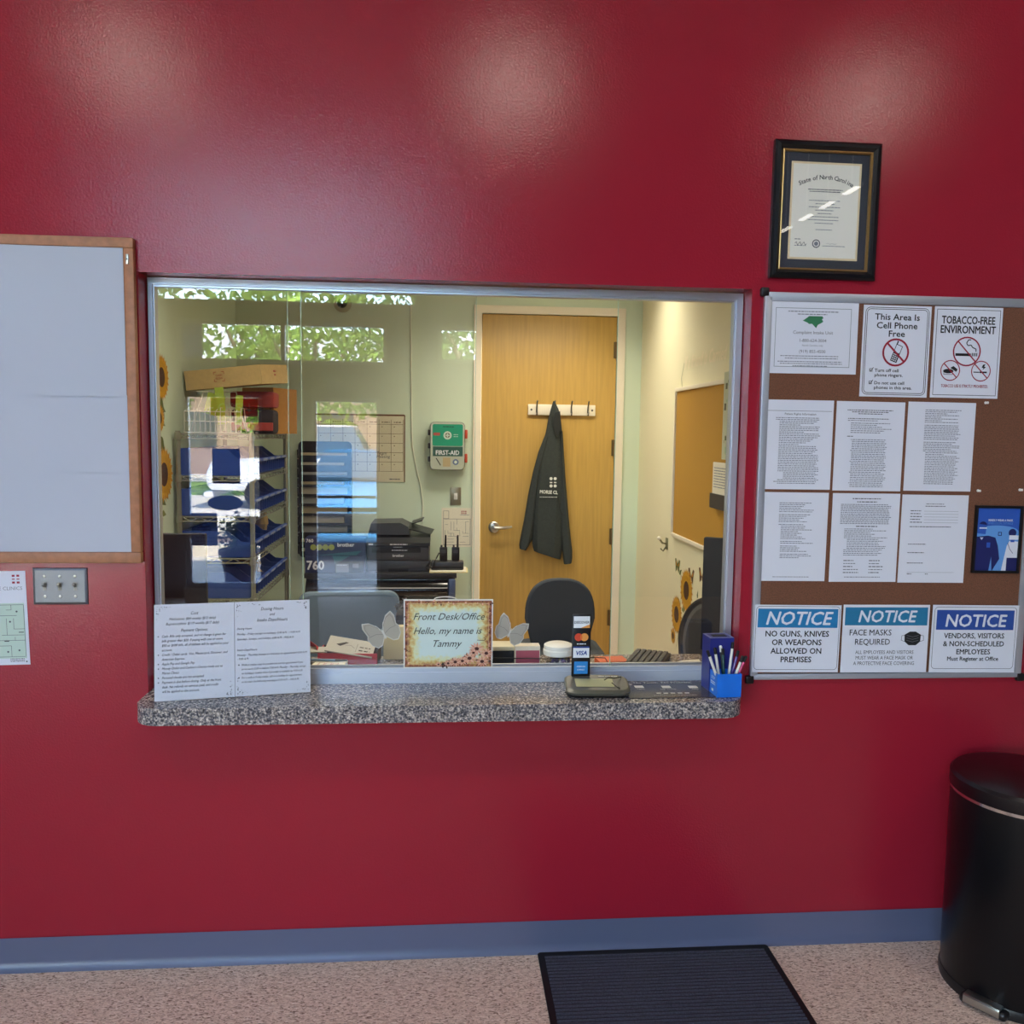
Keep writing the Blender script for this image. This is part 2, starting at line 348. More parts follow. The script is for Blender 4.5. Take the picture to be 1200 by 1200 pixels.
# counter: one granite-look slab running through the opening
def granite():
    m = bpy.data.materials.new('speckled_granite_laminate'); m.use_nodes = True; n = m.node_tree; b = n.nodes['Principled BSDF']; b.inputs['Roughness'].default_value = .22
    tc = n.nodes.new('ShaderNodeTexCoord'); v = n.nodes.new('ShaderNodeTexVoronoi'); v.inputs['Scale'].default_value = 300
    no = n.nodes.new('ShaderNodeTexNoise'); no.inputs['Scale'].default_value = 150; no.inputs['Detail'].default_value = 5
    r = n.nodes.new('ShaderNodeValToRGB'); e = r.color_ramp.elements; e[0].position = .33; e[0].color = lin('34343a'); e[1].position = .68; e[1].color = lin('c4bbb3')
    for p, c in ((.46, '65646a'), (.56, '9a918b')): q = e.new(p); q.color = lin(c)
    mx = n.nodes.new('ShaderNodeMix'); mx.data_type = 'RGBA'; mx.blend_type = 'OVERLAY'; mx.inputs[0].default_value = .6
    L = n.links.new; L(tc.outputs['Object'], v.inputs['Vector']); L(tc.outputs['Object'], no.inputs['Vector']); L(no.outputs['Fac'], r.inputs[0])
    sp = n.nodes.new('ShaderNodeSeparateColor'); L(v.outputs['Color'], sp.inputs[0])
    L(r.outputs[0], mx.inputs[6]); L(sp.outputs[0], mx.inputs[7]); L(mx.outputs[2], b.inputs['Base Color']); return m
gr = granite(); GY = -.158
def arc(cx, cy, r, a0, a1, n=8): return [(cx+r*math.cos(math.radians(a0+(a1-a0)*i/n)), cy+r*math.sin(math.radians(a0+(a1-a0)*i/n))) for i in range(n+1)]
cx0, cx1 = -.872, .915
pts = arc(cx0+.075, GY+.075, .075, 180, 270)+arc(cx1-.075, GY+.075, .075, 270, 360)+[(cx1, -.001), (HX1-.001, -.001), (HX1-.001, .40), (HX0+.001, .40), (HX0+.001, -.001), (cx0, -.001)]
cz0 = .812
MB().prism(pts, cz0, CZ, gr).obj('counter', label='grey speckled granite-look counter ledge under the reception window', cat='counter')

# ------------------------------------------------------------------ lobby wall objects, left
def px_rect(tl, br, y):
    a = at(*tl, 1, y); b = at(*br, 1, y); return a.x, b.x, b.z, a.z
t = thing('pin_board', 'large oak-framed board papered over in white, left of the reception window', 'notice board', front(-1.9, 0, 1.72))
BX, BZ0, BZ1 = 1.025, 1.256-1.72, 2.186-1.72
fw = .028
for n_, a in (('frame_rail', (-BX, BX, BZ1-fw, BZ1)), ('frame_rail', (-BX, BX, BZ0, BZ0+fw+.004)), ('frame_rail', (BX-fw, BX, BZ0+fw+.004, BZ1-fw)), ('frame_rail', (-BX, -BX+fw, BZ0+fw+.004, BZ1-fw))):
    MB().rbox(a[0], a[1], a[2], a[3], .001, .024, wood_frame, .003).obj(n_, t)
MB().box(-BX+fw-.002, BX-fw+.002, BZ0+fw, BZ1-fw+.002, .001, .012, cork).obj('cork_panel', t)
mb = MB(); mb.M = Matrix.Translation((BX-.016, BZ1-.06, .0245)); mb.rbox(-.004, .004, -.014, .014, 0, .004, steel, .001); mb.disc(0, 0, .002, .0045, ink, 8); mb.obj('metal_clip', t, label='small steel clip on the right rail')
board_paper = pm('cool_white_board_paper', 'b9bfcd', .8)
for k, (pa, pb, lab) in enumerate(((287, 464, 'tall blank white sheet, topmost on the oak-framed board'), (462, 553, 'blank white sheet in the middle of the oak-framed board'), (551, 648, 'blank white sheet at the bottom of the oak-framed board'))):
    zt = at(75, pa+(2 if k == 0 else 0), 1, -.013).z; zb = at(75, pb, 1, -.013).z; xr = at((147, 151, 154)[k], (pa+pb)/2, 1, -.013).x-(-1.9)
    xl = -BX+fw+.006; h_ = zt-zb
    mb = MB(); mb.M = Matrix.Translation((0, 0, 0)); zz = .0135+.0028*(2-k)
    n = 14; v = []
    for i in range(n+1):
        for j in range(5):
            x = xl+(xr-xl)*i/n; wv = .0006*math.sin(x*9+j)
            v.append((x, -h_+h_*j/4, wv+.0006))
    mb.add(v, [(i*5+j, (i+1)*5+j, (i+1)*5+j+1, i*5+j+1) for i in range(n) for j in range(4)], board_paper, True)
    b0 = len(mb.v)
    mb.box(xl, xr, -h_, 0, -.0005, -.0001, board_paper)
    mb.obj('paper_sheet', M=front(-1.9, -zz, zt), label=lab, cat='sheet of paper', group='white sheets on the oak-framed board')
# switch plate
x0, x1, z0, z1 = px_rect((37.5, 665.5), (103.5, 708.5), -.004); w_, h_ = (x1-x0)/2, (z1-z0)/2
t = thing('switch_plate', 'stainless steel triple toggle switch plate under the oak-framed board', 'light switch', front((x0+x1)/2, 0, (z0+z1)/2))
splate = pm('brushed_steel_plate', '73757b', .42, metal=.9)
mb = MB(); mb.loft([[(sx*w_, sy*h_, .0008) for sx, sy in ((-1, -1), (1, -1), (1, 1), (-1, 1))], [(sx*w_*.98, sy*h_*.97, .004) for sx, sy in ((-1, -1), (1, -1), (1, 1), (-1, 1))], [(sx*w_*.9, sy*h_*.86, .006) for sx, sy in ((-1, -1), (1, -1), (1, 1), (-1, 1))]], splate, smooth=False); mb.obj('cover_plate', t)
for x in (-.046, 0, .046):
    x *= w_/.083
    MB().box(x-.005, x+.005, -.012, .012, .006, .0066, pm('toggle_grey', '8d8a80', .5)).obj('toggle_slot', t)
    mb = MB(); mb.M = Matrix.Translation((x, .002, .0066)) @ Matrix.Rotation(-.5, 4, 'X'); mb.rbox(-.004, .004, -.004, .004, -.004, .014, MATS['toggle_grey'], .001); mb.obj('toggle', t)
    for y in (-.03, .03): MB().M.copy(); mb = MB(); mb.M = Matrix.Translation((x, y*h_/.055, .006)); mb.lathe([(.0045, 0), (.004, .0015), (.001, .002)], steel, n=10); mb.obj('screw', t)
# evacuation plan at the frame edge
pz0, pz1 = .947, 1.23; px1 = -1.212; pw = .216
mb = MB(); green = pm('plan_green', 'bcd2c6', .7)
mb.box(-pw, 0, -.2794, 0, .0005, .0015, paper); Z = .0019
for i, yy in enumerate((-.014, -.024, -.034)):
    for j in range(2):
        mb.quad(-.034+j*.013-.004, -.034+j*.013+.004, yy-(.003 if i != 1 else .0015), yy+(.003 if i != 1 else .0015), Z, no_red)
mb.text('MORSE CLINICS', -.010, -.056, .0145, grey_ink, Z, 'RIGHT', sx=1.05)
mb.quad(-pw+.01, -.008, -.26, -.095, Z, green)
for a in (((-.2, -.1), (-.01, -.1)), ((-.01, -.1), (-.01, -.255)), ((-.2, -.255), (-.012, -.255)), ((-.045, -.1), (-.045, -.115)), ((-.045, -.115), (-.06, -.115)), ((-.2, -.132), (-.03, -.132)), ((-.04, -.14), (-.04, -.172)), ((-.04, -.172), (-.01, -.172)), ((-.06, -.14), (-.06, -.19)), ((-.075, -.19), (-.012, -.19)), ((-.2, -.206), (-.01, -.206)), ((-.038, -.196), (-.038, -.206)), ((-.05, -.222), (-.05, -.255)), ((-.2, -.222), (-.05, -.222)), ((-.1, -.1), (-.1, -.2)), ((-.15, -.132), (-.15, -.255))): mb.line(a[0], a[1], .0012, Z+.0003, dgrey_ink)
for q in ((-.02, -.182), (-.062, -.208), (-.1, -.19)): mb.quad(q[0]-.007, q[0]+.007, q[1]-.0012, q[1]+.0012, Z+.0003, ink)
for q in ((-.03, -.12), (-.05, -.15), (-.028, -.236), (-.06, -.24)): mb.disc(q[0], q[1], .003, Z+.0003, dgrey_ink, 8)
for y in (-.262, -.266, -.270): mb.words(-.055, -.012, y, .0018, ink, Z)
mb.quad(-.011, -.007, -.272, -.268, Z, ink)
mb.obj('evacuation_plan', M=front(px1, 0, pz1, math.radians(1.0)), label='white evacuation floor plan sheet with red dots, taped below the oak-framed board', cat='notice')

# ------------------------------------------------------------------ lobby wall objects, right
CX0, CX1, KZ0, KZ1 = .972, 1.872, .886, 2.087; cx, czm = (CX0+CX1)/2, (KZ0+KZ1)/2
t = thing('cork_board', 'aluminium-framed cork notice board covered with notices, right of the reception window', 'notice board', front(cx, 0, czm))
bw, bh = (CX1-CX0)/2, (KZ1-KZ0)/2
MB().box(-bw+.02, bw-.02, -bh+.02, bh-.02, .001, .012, cork).obj('cork_panel', t)
for a in ((-bw+.012, bw-.012, bh-.027, bh), (-bw+.012, bw-.012, -bh, -bh+.019), (-bw, -bw+.024, -bh+.012, bh-.012), (bw-.024, bw, -bh+.012, bh-.012)): MB().rbox(a[0], a[1], a[2], a[3], .001, .017, alu_dull, .003).obj('frame_rail', t)
for sx in (-1, 1):
    for sy in (-1, 1): MB().rbox(sx*bw-.013, sx*bw+.013, sy*bh-.013, sy*bh+.013, .0006, .0185, black_pl, .005).obj('corner_cap', t)
SY = -.0125
def sheetM(tl, tr, br, bl):
    q = [at(*p, 1, SY) for p in (tl, tr, br, bl)]; c = sum(q, Vector())/4
    d = q[1]-q[0]+q[2]-q[3]; rot = math.atan2(d.z, d.x)
    w_ = ((q[1]-q[0]).length+(q[2]-q[3]).length)/2; h_ = ((q[0]-q[3]).length+(q[1]-q[2]).length)/2
    return front(c.x, SY, c.z, rot), w_/2, h_/2
NS = {}
def sheet(mb, w_, h_, m=paper, t=.0012): return mb.box(-w_, w_, -h_, h_, 0.0002, t, m)
Z = .0016
# complaint notice
M, w_, h_ = sheetM((902, 353), (1006, 355.5), (1003, 439), (897, 437)); mb = sheet(MB(), w_, h_); kx, ky = w_/.14, h_/.108
frame_c = pm('notice_border', '6f7c80', .7); state_g = pm('state_green', '2f7750', .7)
mb.frame2(-.118*kx, .118*kx, -.088*ky, .09*ky, .0015, Z, frame_c)
mb.words(-.08, .08, .078*ky, .003, grey_ink, Z); mb.words(-.05, .05, .070*ky, .003, grey_ink, Z)
mb.poly([(-.034, .052), (-.026, .057), (-.014, .066), (.028, .066), (.031, .06), (.026, .057), (.031, .05), (.024, .045), (.014, .04), (.009, .03), (.002, .037), (-.004, .043), (-.014, .042), (-.018, .046)], Z, state_g)
mb.text('Complaint Intake Unit', 0, .012*ky, .014, dgrey_ink, Z); mb.text('1-800-624-3004', 0, -.012*ky, .0135, dgrey_ink, Z); mb.text('North Carolina only', 0, -.025*ky, .008, grey_ink, Z); mb.text('(919) 855-4500', 0, -.045*ky, .0135, dgrey_ink, Z)
for y, wd in ((-.056, .1), (-.063, .085), (-.073, .108), (-.079, .1), (-.086, .06)): mb.words(-wd, wd, y*ky, .0026, grey_ink, Z)
mb.obj('notice', M=M, label='landscape complaint intake notice with a green state map, top left of the cork board', cat='notice')
# phone notice
M, w_, h_ = sheetM((1013.5, 357.5), (1092, 359), (1085, 466.5), (1005.5, 464)); mb = sheet(MB(), w_, h_, paper, .002); Z = .0024; kx, ky = w_/.106, h_/.146
mb.frame2(-w_+.006, w_-.006, -h_+.006, h_-.006, .0018, Z, ink, .016); mb.frame2(-w_+.011, w_-.011, -h_+.011, h_-.011, .0018, Z, ink, .012)
for s_, y in (('This Area Is', .1), ('Cell Phone', .073), ('Free', .047)): mb.text(s_, 0, y*ky, .0265, ink, Z, bold=.018, sx=1.12)
cy = -.003*ky
mb.M = Matrix.Translation((.004, cy, 0)) @ Matrix.Rotation(-.35, 4, 'Z')
mb.frame2(-.011, .011, -.002, .024, .002, Z, ink); mb.quad(-.011, .011, -.03, -.002, Z, ink); mb.quad(-.011, -.007, .024, .034, Z, ink)
for i in range(3):
    for j in range(4): mb.quad(-.0085+i*.006, -.0045+i*.006, -.027+j*.006, -.0235+j*.006, Z+.0003, paper)
mb.M = Matrix.Identity(4)
mb.ring(0, cy, .037, .043, Z+.0005, no_red); mb.line((-.028, cy+.028), (.028, cy-.028), .006, Z+.0005, no_red)
for y, l1, l2 in ((-.066, 'Turn off cell', 'phone ringers.'), (-.106, 'Do not use cell', 'phones in this area.')):
    mb.frame2(-.081, -.071, y*ky, y*ky+.01, .0015, Z, ink); mb.pline([(-.08, y*ky+.006), (-.076, y*ky+.002), (-.068, y*ky+.013)], .002, Z, ink)
    mb.text(l1, -.064, y*ky, .0135, ink, Z, 'LEFT', bold=.022, sx=1.16); mb.text(l2, -.064, (y-.015)*ky, .0135, ink, Z, 'LEFT', bold=.022, sx=1.16)
mb.obj('notice', M=M, label='cell phone free area sign with a barred phone, top middle of the cork board', cat='sign')
# tobacco notice
M, w_, h_ = sheetM((1097, 359), (1176, 361), (1167.5, 467.5), (1088, 465.5)); mb = sheet(MB(), w_, h_, paper, .002); kx, ky = w_/.106, h_/.146
mb.frame2(-w_+.007, w_-.007, -h_+.008, h_-.008, .0016, Z, ink)
mb.text('TOBACCO-FREE', 0, .092*ky, .033, ink, Z, sx=.72, bold=.02); mb.text('ENVIRONMENT', 0, .062*ky, .033, ink, Z, sx=.78, bold=.02)
cy = .004*ky; mb.ring(.0, cy, .041, .0455, Z+.0006, no_red); mb.line((-.03, cy+.031), (.03, cy-.031), .004, Z+.0006, no_red)
mb.quad(-.036, .014, cy-.014, cy-.006, Z, ink)
for x in (.017, .022, .027, .032): mb.quad(x, x+.003, cy-.014, cy-.004, Z, ink)
mb.pline([(.03, cy), (.03, cy+.008), (.018, cy+.013), (.013, cy+.02), (.003, cy+.018), (-.002, cy+.026), (.004, cy+.036), (.012, cy+.036)], .003, Z, ink)
for sx in (-1, 1):
    x = sx*.05; cy2 = -.058*ky; mb.ring(x, cy2, .029, .032, Z+.0004, no_red); mb.line((x-.021, cy2+.021), (x+.021, cy2-.021), .0035, Z+.0007, no_red)
    if sx < 0:
        mb.disc(x-.006, cy2-.002, .017, Z, ink, ry=.007); mb.frame2(x-.021, x+.009, cy2-.013, cy2-.003, .0015, Z, ink); mb.add([(x, cy2+.008, Z), (x+.02, cy2-.004, Z), (x+.024, cy2+.004, Z), (x+.01, cy2+.014, Z)], [(0, 1, 2, 3)], ink)
    else:
        mb.quad(x-.024, x-.005, cy2-.005, cy2-.002, Z, ink); mb.quad(x-.004, x+.02, cy2-.006, cy2-.001, Z, ink); mb.poly([(x+.006, cy2+.02), (x+.014, cy2+.022), (x+.01, cy2+.014), (x+.016, cy2+.013), (x+.005, cy2+.003), (x+.008, cy2+.01), (x+.002, cy2+.011)], Z, ink)
mb.text('TOBACCO USE IS STRICTLY PROHIBITED.', 0, -.112*ky, .013, no_red, Z, sx=.64, bold=.01)
mb.obj('notice', M=M, label='tobacco-free environment sign with three barred circles, top right of the cork board', cat='sign')
# six typed pages
Z = .0016
docs = [((897, 468), (976, 469.5), (973.5, 574), (890.5, 573)), ((980, 470), (1060, 471.5), (1055.5, 576), (976, 574.5)), ((1065, 470.5), (1144, 472.5), (1136.5, 576), (1058, 575)),
        ((891, 576.5), (970.5, 577.5), (966.5, 681), (887.5, 680.5)), ((975.5, 578), (1054, 578.5), (1050, 682), (971.5, 681.5)), ((1057, 579.5), (1134.5, 580.5), (1129, 683), (1052, 682.5))]
dlab = ['typed page headed by a ruled title line, upper left of six on the cork board', 'typed page with a short numbered list, upper middle of six on the cork board', 'densely typed page with a bulleted list, upper right of six on the cork board',
        'typed page with a half empty lower part, lower left of six on the cork board', 'typed page with signature blocks in two columns, lower middle of six', 'sparse blank form page with fill-in lines, lower right of six']
for k, q in enumerate(docs):
    M, w_, h_ = sheetM(*q); mb = sheet(MB(), w_, h_); rn = random.Random(k+3); top = h_-.022
    ln = lambda y, a=-.072, b=.072, ind=0, m=grey_ink, h=.0024, rag=.85: mb.words(a, b, y, h, m, Z, rag, ind, rn)
    if k == 0:
        mb.quad(-w_+.006, w_-.006, top-.012, top-.0108, Z, dgrey_ink); mb.text('Patient Rights Information', .005, top-.024, .0095, ink, Z)
        y = top-.034
        for i in range(38):
            ind = .0 if i in (0, 1, 36) else (.03 if 30 < i < 35 else .012); ln(y, ind=ind, rag=.9 if rn.random() < .75 else .5); y -= .00545
    elif k == 1:
        for i, wd in enumerate((.075, .06, .04)): mb.words(-wd, wd, top-.006-i*.0055, .0025, dgrey_ink, Z, .97, 0, rn)
        y = top-.032; ln(y, m=dgrey_ink); y -= .006; ln(y, rag=.5); y -= .008
        for i in range(6): ln(y, -.068, .07, .006, rag=.6); y -= .0058
        ln(y-.006, b=-.05, m=dgrey_ink); y -= .016
        for i in range(27): ln(y, -.06, .06, .004 if i % 6 else 0, rag=.92 if i % 6 else .8); y -= .0056
    elif k == 2:
        y = top-.004
        for i in range(42):
            if i in (8, 17): y -= .004
            ln(y, -.058, .068, .012 if i > 22 else .004, rag=.85 if rn.random() < .8 else .45); y -= .0054
    elif k == 3:
        y = top-.012
        for i in range(44):
            if i in (6, 11, 20, 22, 26, 30, 33): y -= .0035
            if y < -.07: break
            ln(y, -.068, .065, .028 if i > 11 and i < 36 else .02, rag=.6); y -= .0055
        mb.words(-.06, .06, -h_+.012, .002, grey_ink, Z, .97, 0, rn)
    elif k == 4:
        mb.words(-.045, .05, top+.004, .003, dgrey_ink, Z, .97, 0, rn); mb.words(-.03, .035, top-.006, .003, dgrey_ink, Z, .97, 0, rn)
        y = top-.014
        for i in range(13): ln(y, -.082, .084, m=grey_ink, rag=.92); y -= .005
        mb.words(-.03, .04, y-.004, .003, dgrey_ink, Z, .97, 0, rn); y -= .012
        for i in range(16): ln(y, -.075, .078, .018 if 5 < i < 12 else .008, rag=.6); y -= .0055
        for x in (-.065, .018):
            for i in range(5): mb.words(x, x+.05, y-.012-i*.0095, .0028, dgrey_ink if i % 2 == 0 else grey_ink, Z, .6, 0, rn)
        ln(-h_+.014, -.06, .07)
    else:
        mb.words(-.03, .03, top-.008, .0025, grey_ink, Z, .97, 0, rn); mb.words(-.032, .034, top-.015, .0025, dgrey_ink, Z, .97, 0, rn)
        for i in range(5): yy = top-.03-i*.009; mb.words(-.08, -.04, yy, .0026, dgrey_ink, Z, .8, 0, rn); mb.quad(-.035, .078, yy, yy+.0008, Z, grey_ink)
        ln(top-.08, -.08, .07, m=dgrey_ink)
        for yy in (-.018, -.045, -.078): ln(yy, -.082, -.02, m=dgrey_ink)
        mb.quad(-.08, .075, -.107, -.1062, Z, grey_ink); mb.words(-.08, -.065, -.113, .0026, dgrey_ink, Z); mb.words(-.02, -.01, -.113, .0026, dgrey_ink, Z)
    mb.obj('typed_page', M=M, label=dlab[k], cat='notice')
# three NOTICE signs
hdr = pm('sign_blue', '1f79b0', .5); hdr2 = pm('sign_blue_teal', '23769f', .5); hdr3 = pm('sign_deep_blue', '2a4d9c', .5); Zs = .0024
def notice(q, col, italic, lab, fn):
    M, w_, h_ = sheetM(*q); M = Matrix.Translation((0, -.0055, 0)) @ M; mb = sheet(MB(), w_, h_, paper, .002); fn(mb, w_, h_); mb.obj('notice', M=M, label=lab, cat='sign', group='blue-headed notice signs')
def n1(mb, w_, h_):
    mb.frame2(-w_+.004, w_-.004, -h_+.008, h_-.004, .0012, Zs, ink, .012); mb.quad(-w_+.010, w_-.010, h_-.072, h_-.012, Zs, hdr)
    mb.text('NOTICE', 0, h_-.062, .059, paper, Zs+.0004, bold=.018, shear=.25, sx=.98)
    for i, s_ in enumerate(('NO GUNS, KNIVES', 'OR WEAPONS', 'ALLOWED ON', 'PREMISES')): mb.text(s_, 0, h_-.1-i*.0275, .0255, ink, Zs, bold=.02, sx=.98)
def n2(mb, w_, h_):
    mb.quad(-w_+.006, w_-.006, h_-.066, h_-.008, Zs, hdr2); mb.text('NOTICE', 0, h_-.055, .053, paper, Zs+.0004, bold=.02, shear=.2, sx=.98)
    mb.text('FACE MASKS', -.05, h_-.098, .027, ink, Zs, bold=.004, sx=.92); mb.text('REQUIRED', -.042, h_-.128, .027, ink, Zs, bold=.004, sx=.92)
    for i, s_ in enumerate(('ALL EMPLOYEES AND VISITORS', 'MUST WEAR A FACE MASK OR', 'A PROTECTIVE FACE COVERING')): mb.text(s_, 0, h_-.158-i*.018, .0165, ink, Zs, sx=.84)
    x, y = .09, h_-.108; mb.poly([(x-.027, y+.012), (x-.01, y+.022), (x+.01, y+.022), (x+.027, y+.012), (x+.026, y-.01), (x+.012, y-.022), (x-.012, y-.022), (x-.026, y-.01)], Zs, ink)
    for k in (-1, 0, 1): mb.pline([(x-.02, y+.002-k*.008), (x, y-.003-k*.008), (x+.02, y+.002-k*.008)], .001, Zs+.0003, grey_ink)
    for s_ in (-1, 1): mb.pline([(x+s_*.026, y+.01), (x+s_*.036, y+.009), (x+s_*.037, y-.006), (x+s_*.026, y-.01)], .0012, Zs, ink)
def n3(mb, w_, h_):
    mb.frame2(-w_+.006, w_-.006, -h_+.012, h_-.006, .0012, Zs, ink, .012); mb.quad(-w_+.014, w_-.014, h_-.08, h_-.016, Zs, hdr3)
    mb.text('NOTICE', 0, h_-.069, .056, paper, Zs+.0004, bold=.02, shear=.12, sx=1)
    for i, s_ in enumerate(('VENDORS, VISITORS', '& NON-SCHEDULED', 'EMPLOYEES')): mb.text(s_, 0, h_-.107-i*.026, .0235, ink, Zs, bold=.018, sx=.95)
    mb.text('Must Register at Office', 0, h_-.18, .0185, ink, Zs, bold=.02, sx=1.0)
notice(((884.5, 708), (984, 709), (981.5, 787), (880, 787)), hdr, 0, 'blue NOTICE sign about guns, knives and weapons, bottom left of the cork board', n1)
notice(((987, 708.5), (1087.5, 708), (1084.5, 787.5), (984, 787)), hdr2, 0, 'blue NOTICE sign asking for face masks, bottom middle of the cork board', n2)
notice(((1091, 708.5), (1191, 709), (1188, 787.5), (1088, 787)), hdr3, 0, 'blue NOTICE sign for vendors and visitors, bottom right of the cork board', n3)
# mask poster in black frame
M, w_, h_ = sheetM((1142.5, 592), (1198, 593), (1192, 671.5), (1137, 671))
t = thing('mask_poster', 'small black-framed blue poster of two masked people on the cork board', 'poster', M)
mb = MB(); f_ = .008
for a in ((-w_, w_, h_-f_, h_), (-w_, w_, -h_, -h_+f_), (-w_, -w_+f_, -h_+f_, h_-f_), (w_-f_, w_, -h_+f_, h_-f_)): mb.box(*a, .0003, .009, black_pl)
mb.obj('frame', t)
mb = MB(); pb = pm('poster_blue', '2a57b4', .5); pl = pm('poster_light_blue', '5f97d8', .5); pn = pm('poster_navy', '1b2260', .5); a_, b_ = w_-f_, h_-f_; Zp = .004
mb.box(-a_, a_, -b_, b_, .0004, .0036, pb); mb.poly([(-a_, -b_), (a_, -b_), (a_, .025)]+[(a_*math.cos(i*PI/12), .025+.02*math.sin(i*PI/12)) for i in range(1, 12)]+[(-a_, .025)], Zp, pl)
mb.text('KINDLY WEAR A MASK', .008, .058, .0098, paper, Zp, bold=.02, sx=.8); mb.text('WHEN SOCIAL DISTANCE', .008, .048, .0098, pl, Zp, sx=.72)
mb.poly([(-a_, -b_), (-.01, -b_), (.012, -.062), (.004, -.02), (-.006, .006), (-.03, .012), (-a_, .008)], Zp+.0003, pn); mb.poly([(-.022, -b_), (-.012, -b_), (-.016, -.055)], Zp+.0006, pl)
mb.poly([(-a_, .02), (-.04, .016), (-.038, .046), (-a_, .05)], Zp+.0006, pb); mb.disc(-.05, .046, .013, Zp+.0004, pn, ry=.011, n=14); mb.quad(-.062, -.037, .034, .038, Zp+.0009, paper); mb.poly([(-.058, .006), (-.046, .006), (-.052, -.002)], Zp+.0006, paper)
mb.quad(-.034, -.022, -.026, -.01, Zp+.0006, pb)
mb.poly([(.02, -b_), (a_, -b_), (a_, -.006), (.042, -.004), (.034, -.02)], Zp+.0003, paper); mb.disc(.05, .022, .013, Zp+.0004, pn, ry=.013, n=14); mb.quad(.04, a_, .0, .014, Zp+.0007, paper); mb.quad(.045, .058, -.008, .0, Zp+.0007, pb); mb.pline([(.036, -.01), (.044, -.03), (.056, -.044)], .0016, Zp+.0006, pn); mb.quad(.036, a_, -b_, -.058, Zp+.0006, pn)
mb.frame2(.002, .014, .012, .024, .002, Zp+.0005, pn)
mb.obj('print', t)
for px, py, lab in ((1155, 472, 'white push pin below the tobacco-free sign'), (1146, 575, 'white push pin above the black-framed poster'), (1195, 574, 'white push pin near the right rail of the cork board')):
    p = at(px, py, 1, SY); mb = MB(); mb.lathe([(.0, 0), (.0045, .0), (.0045, .0015), (.0025, .003), (.0025, .008), (.0042, .011), (0, .012)], white_pl, n=10); mb.obj('push_pin', M=front(p.x, SY+.0001, p.z), label=lab, cat='push pin')
# certificate
q = [at(*p, 1, -.02) for p in ((909, 163.5), (1034, 167), (1026.5, 328), (902.5, 326))]; c_ = sum(q, Vector())/4
w_, h_ = (q[1].x-q[0].x+q[2].x-q[3].x)/4, (q[0].z-q[3].z+q[1].z-q[2].z)/4
t = thing('certificate', 'black and gold framed certificate hung above the cork board', 'framed certificate', front(c_.x, 0, c_.z, math.radians(-.3)))
gold = pm('gold_trim', 'b08a52', .3, metal=.7); bf = pm('black_lacquer', '0d0d12', .25); parch = pm('parchment', 'f1eee4', .7); parch2 = pm('parchment_edge', 'ead6ad', .7); matb = pm('slate_mat_board', '3a3d47', .8)
mb = MB(); prof = [(0, .001), (0, .018), (.006, .024), (.016, .026), (.022, .02), (.026, .017), (.026, .001)]
rings = [[(sx*(w_-d), sy*(h_-d), z) for d, z in prof] for sx, sy in ((-1, -1), (1, -1), (1, 1), (-1, 1))]; rings.append(rings[0]); mb.loft(rings, bf, caps=False, smooth=False); mb.obj('frame', t)
mb = MB(); rings = [[(sx*(w_-d), sy*(h_-d), z) for d, z in ((.026, .008), (.026, .018), (.029, .019), (.032, .015), (.032, .008))] for sx, sy in ((-1, -1), (1, -1), (1, 1), (-1, 1))]; rings.append(rings[0]); mb.loft(rings, gold, caps=False, smooth=False); mb.obj('gold_fillet', t)
MB().box(-w_+.02, w_-.02, -h_+.02, h_-.02, .001, .008, matb).obj('mat_board', t)
mb = MB(); dw, dh = w_*.66, h_*.71; mb.box(-dw, dw, -dh, dh, .0082, .009, parch2); mb.quad(-dw+.006, dw-.006, -dh+.006, dh-.006, .0093, parch); Zc = .0097
s_ = 'State of North Carolina'; R_ = .17
for i, ch in enumerate(s_):
    a = (i-(len(s_)-1)/2)*.0475*.165/R_*.95
    if ch != ' ': mb.text(ch, R_*math.sin(a)*1.0, .072+R_*(math.cos(a)-1)+.022, .0185, ink, Zc, bold=.012, rot=-a*.9, shear=.05)
for y, wd in ((.062, .055), (.056, .05)): mb.words(-wd, wd, y, .0026, dgrey_ink, Zc, .96)
for i, wd in enumerate((.05, .03, .05, .03, .022, .046, .05, .03, 0, .026)):
    if wd: mb.words(-wd, wd, .03-i*.0095, .0022, grey_ink, Zc, .95)
mb.words(-.09, -.07, -.085, .002, dgrey_ink, Zc); mb.pline([(-.088+.004*i, -.097+.006*math.sin(i*2.1)) for i in range(10)], .0012, Zc, ink); mb.words(-.09, -.05, -.104, .002, grey_ink, Zc)
mb.ring(-.022, -.096, .0095, .0125, Zc, dgrey_ink); mb.disc(-.022, -.096, .0065, Zc, grey_ink, 12); mb.pline([(.01+.004*i, -.095+.002*math.sin(i*1.7)) for i in range(9)], .0008, Zc, grey_ink); mb.words(-.002, .075, -.103, .002, grey_ink, Zc)
mb.obj('document', t)
MB().box(-w_+.027, w_-.027, -h_+.027, h_-.027, .0125, .0145, picglass).obj('glazing', t)

# ------------------------------------------------------------------ floor: mat and bin
ribm = pm('charcoal_ribbed_carpet', '3c3d49', .95, noise=.35, nscale=220)
t = thing('floor_mat', 'charcoal ribbed floor mat with black rubber border below the reception window', 'mat', up(.688, -.62, 0))
MB().prism(rrect(-.375, .375, -.605, .605, .01, 3), 0.0005, .006, pm('black_rubber', '101013', .6)).obj('rubber_border', t)
mb = MB(); n = 150
ys = [-.585+1.17*i/n for i in range(n+1)]; v = []
for i, y in enumerate(ys):
    for x in (-.355, .355): v.append((x, y, .0065+(.0035 if i % 2 else 0)))
mb.add(v, [(2*i, 2*i+1, 2*i+3, 2*i+2) for i in range(n)], ribm); mb.obj('ribbed_pile', t)
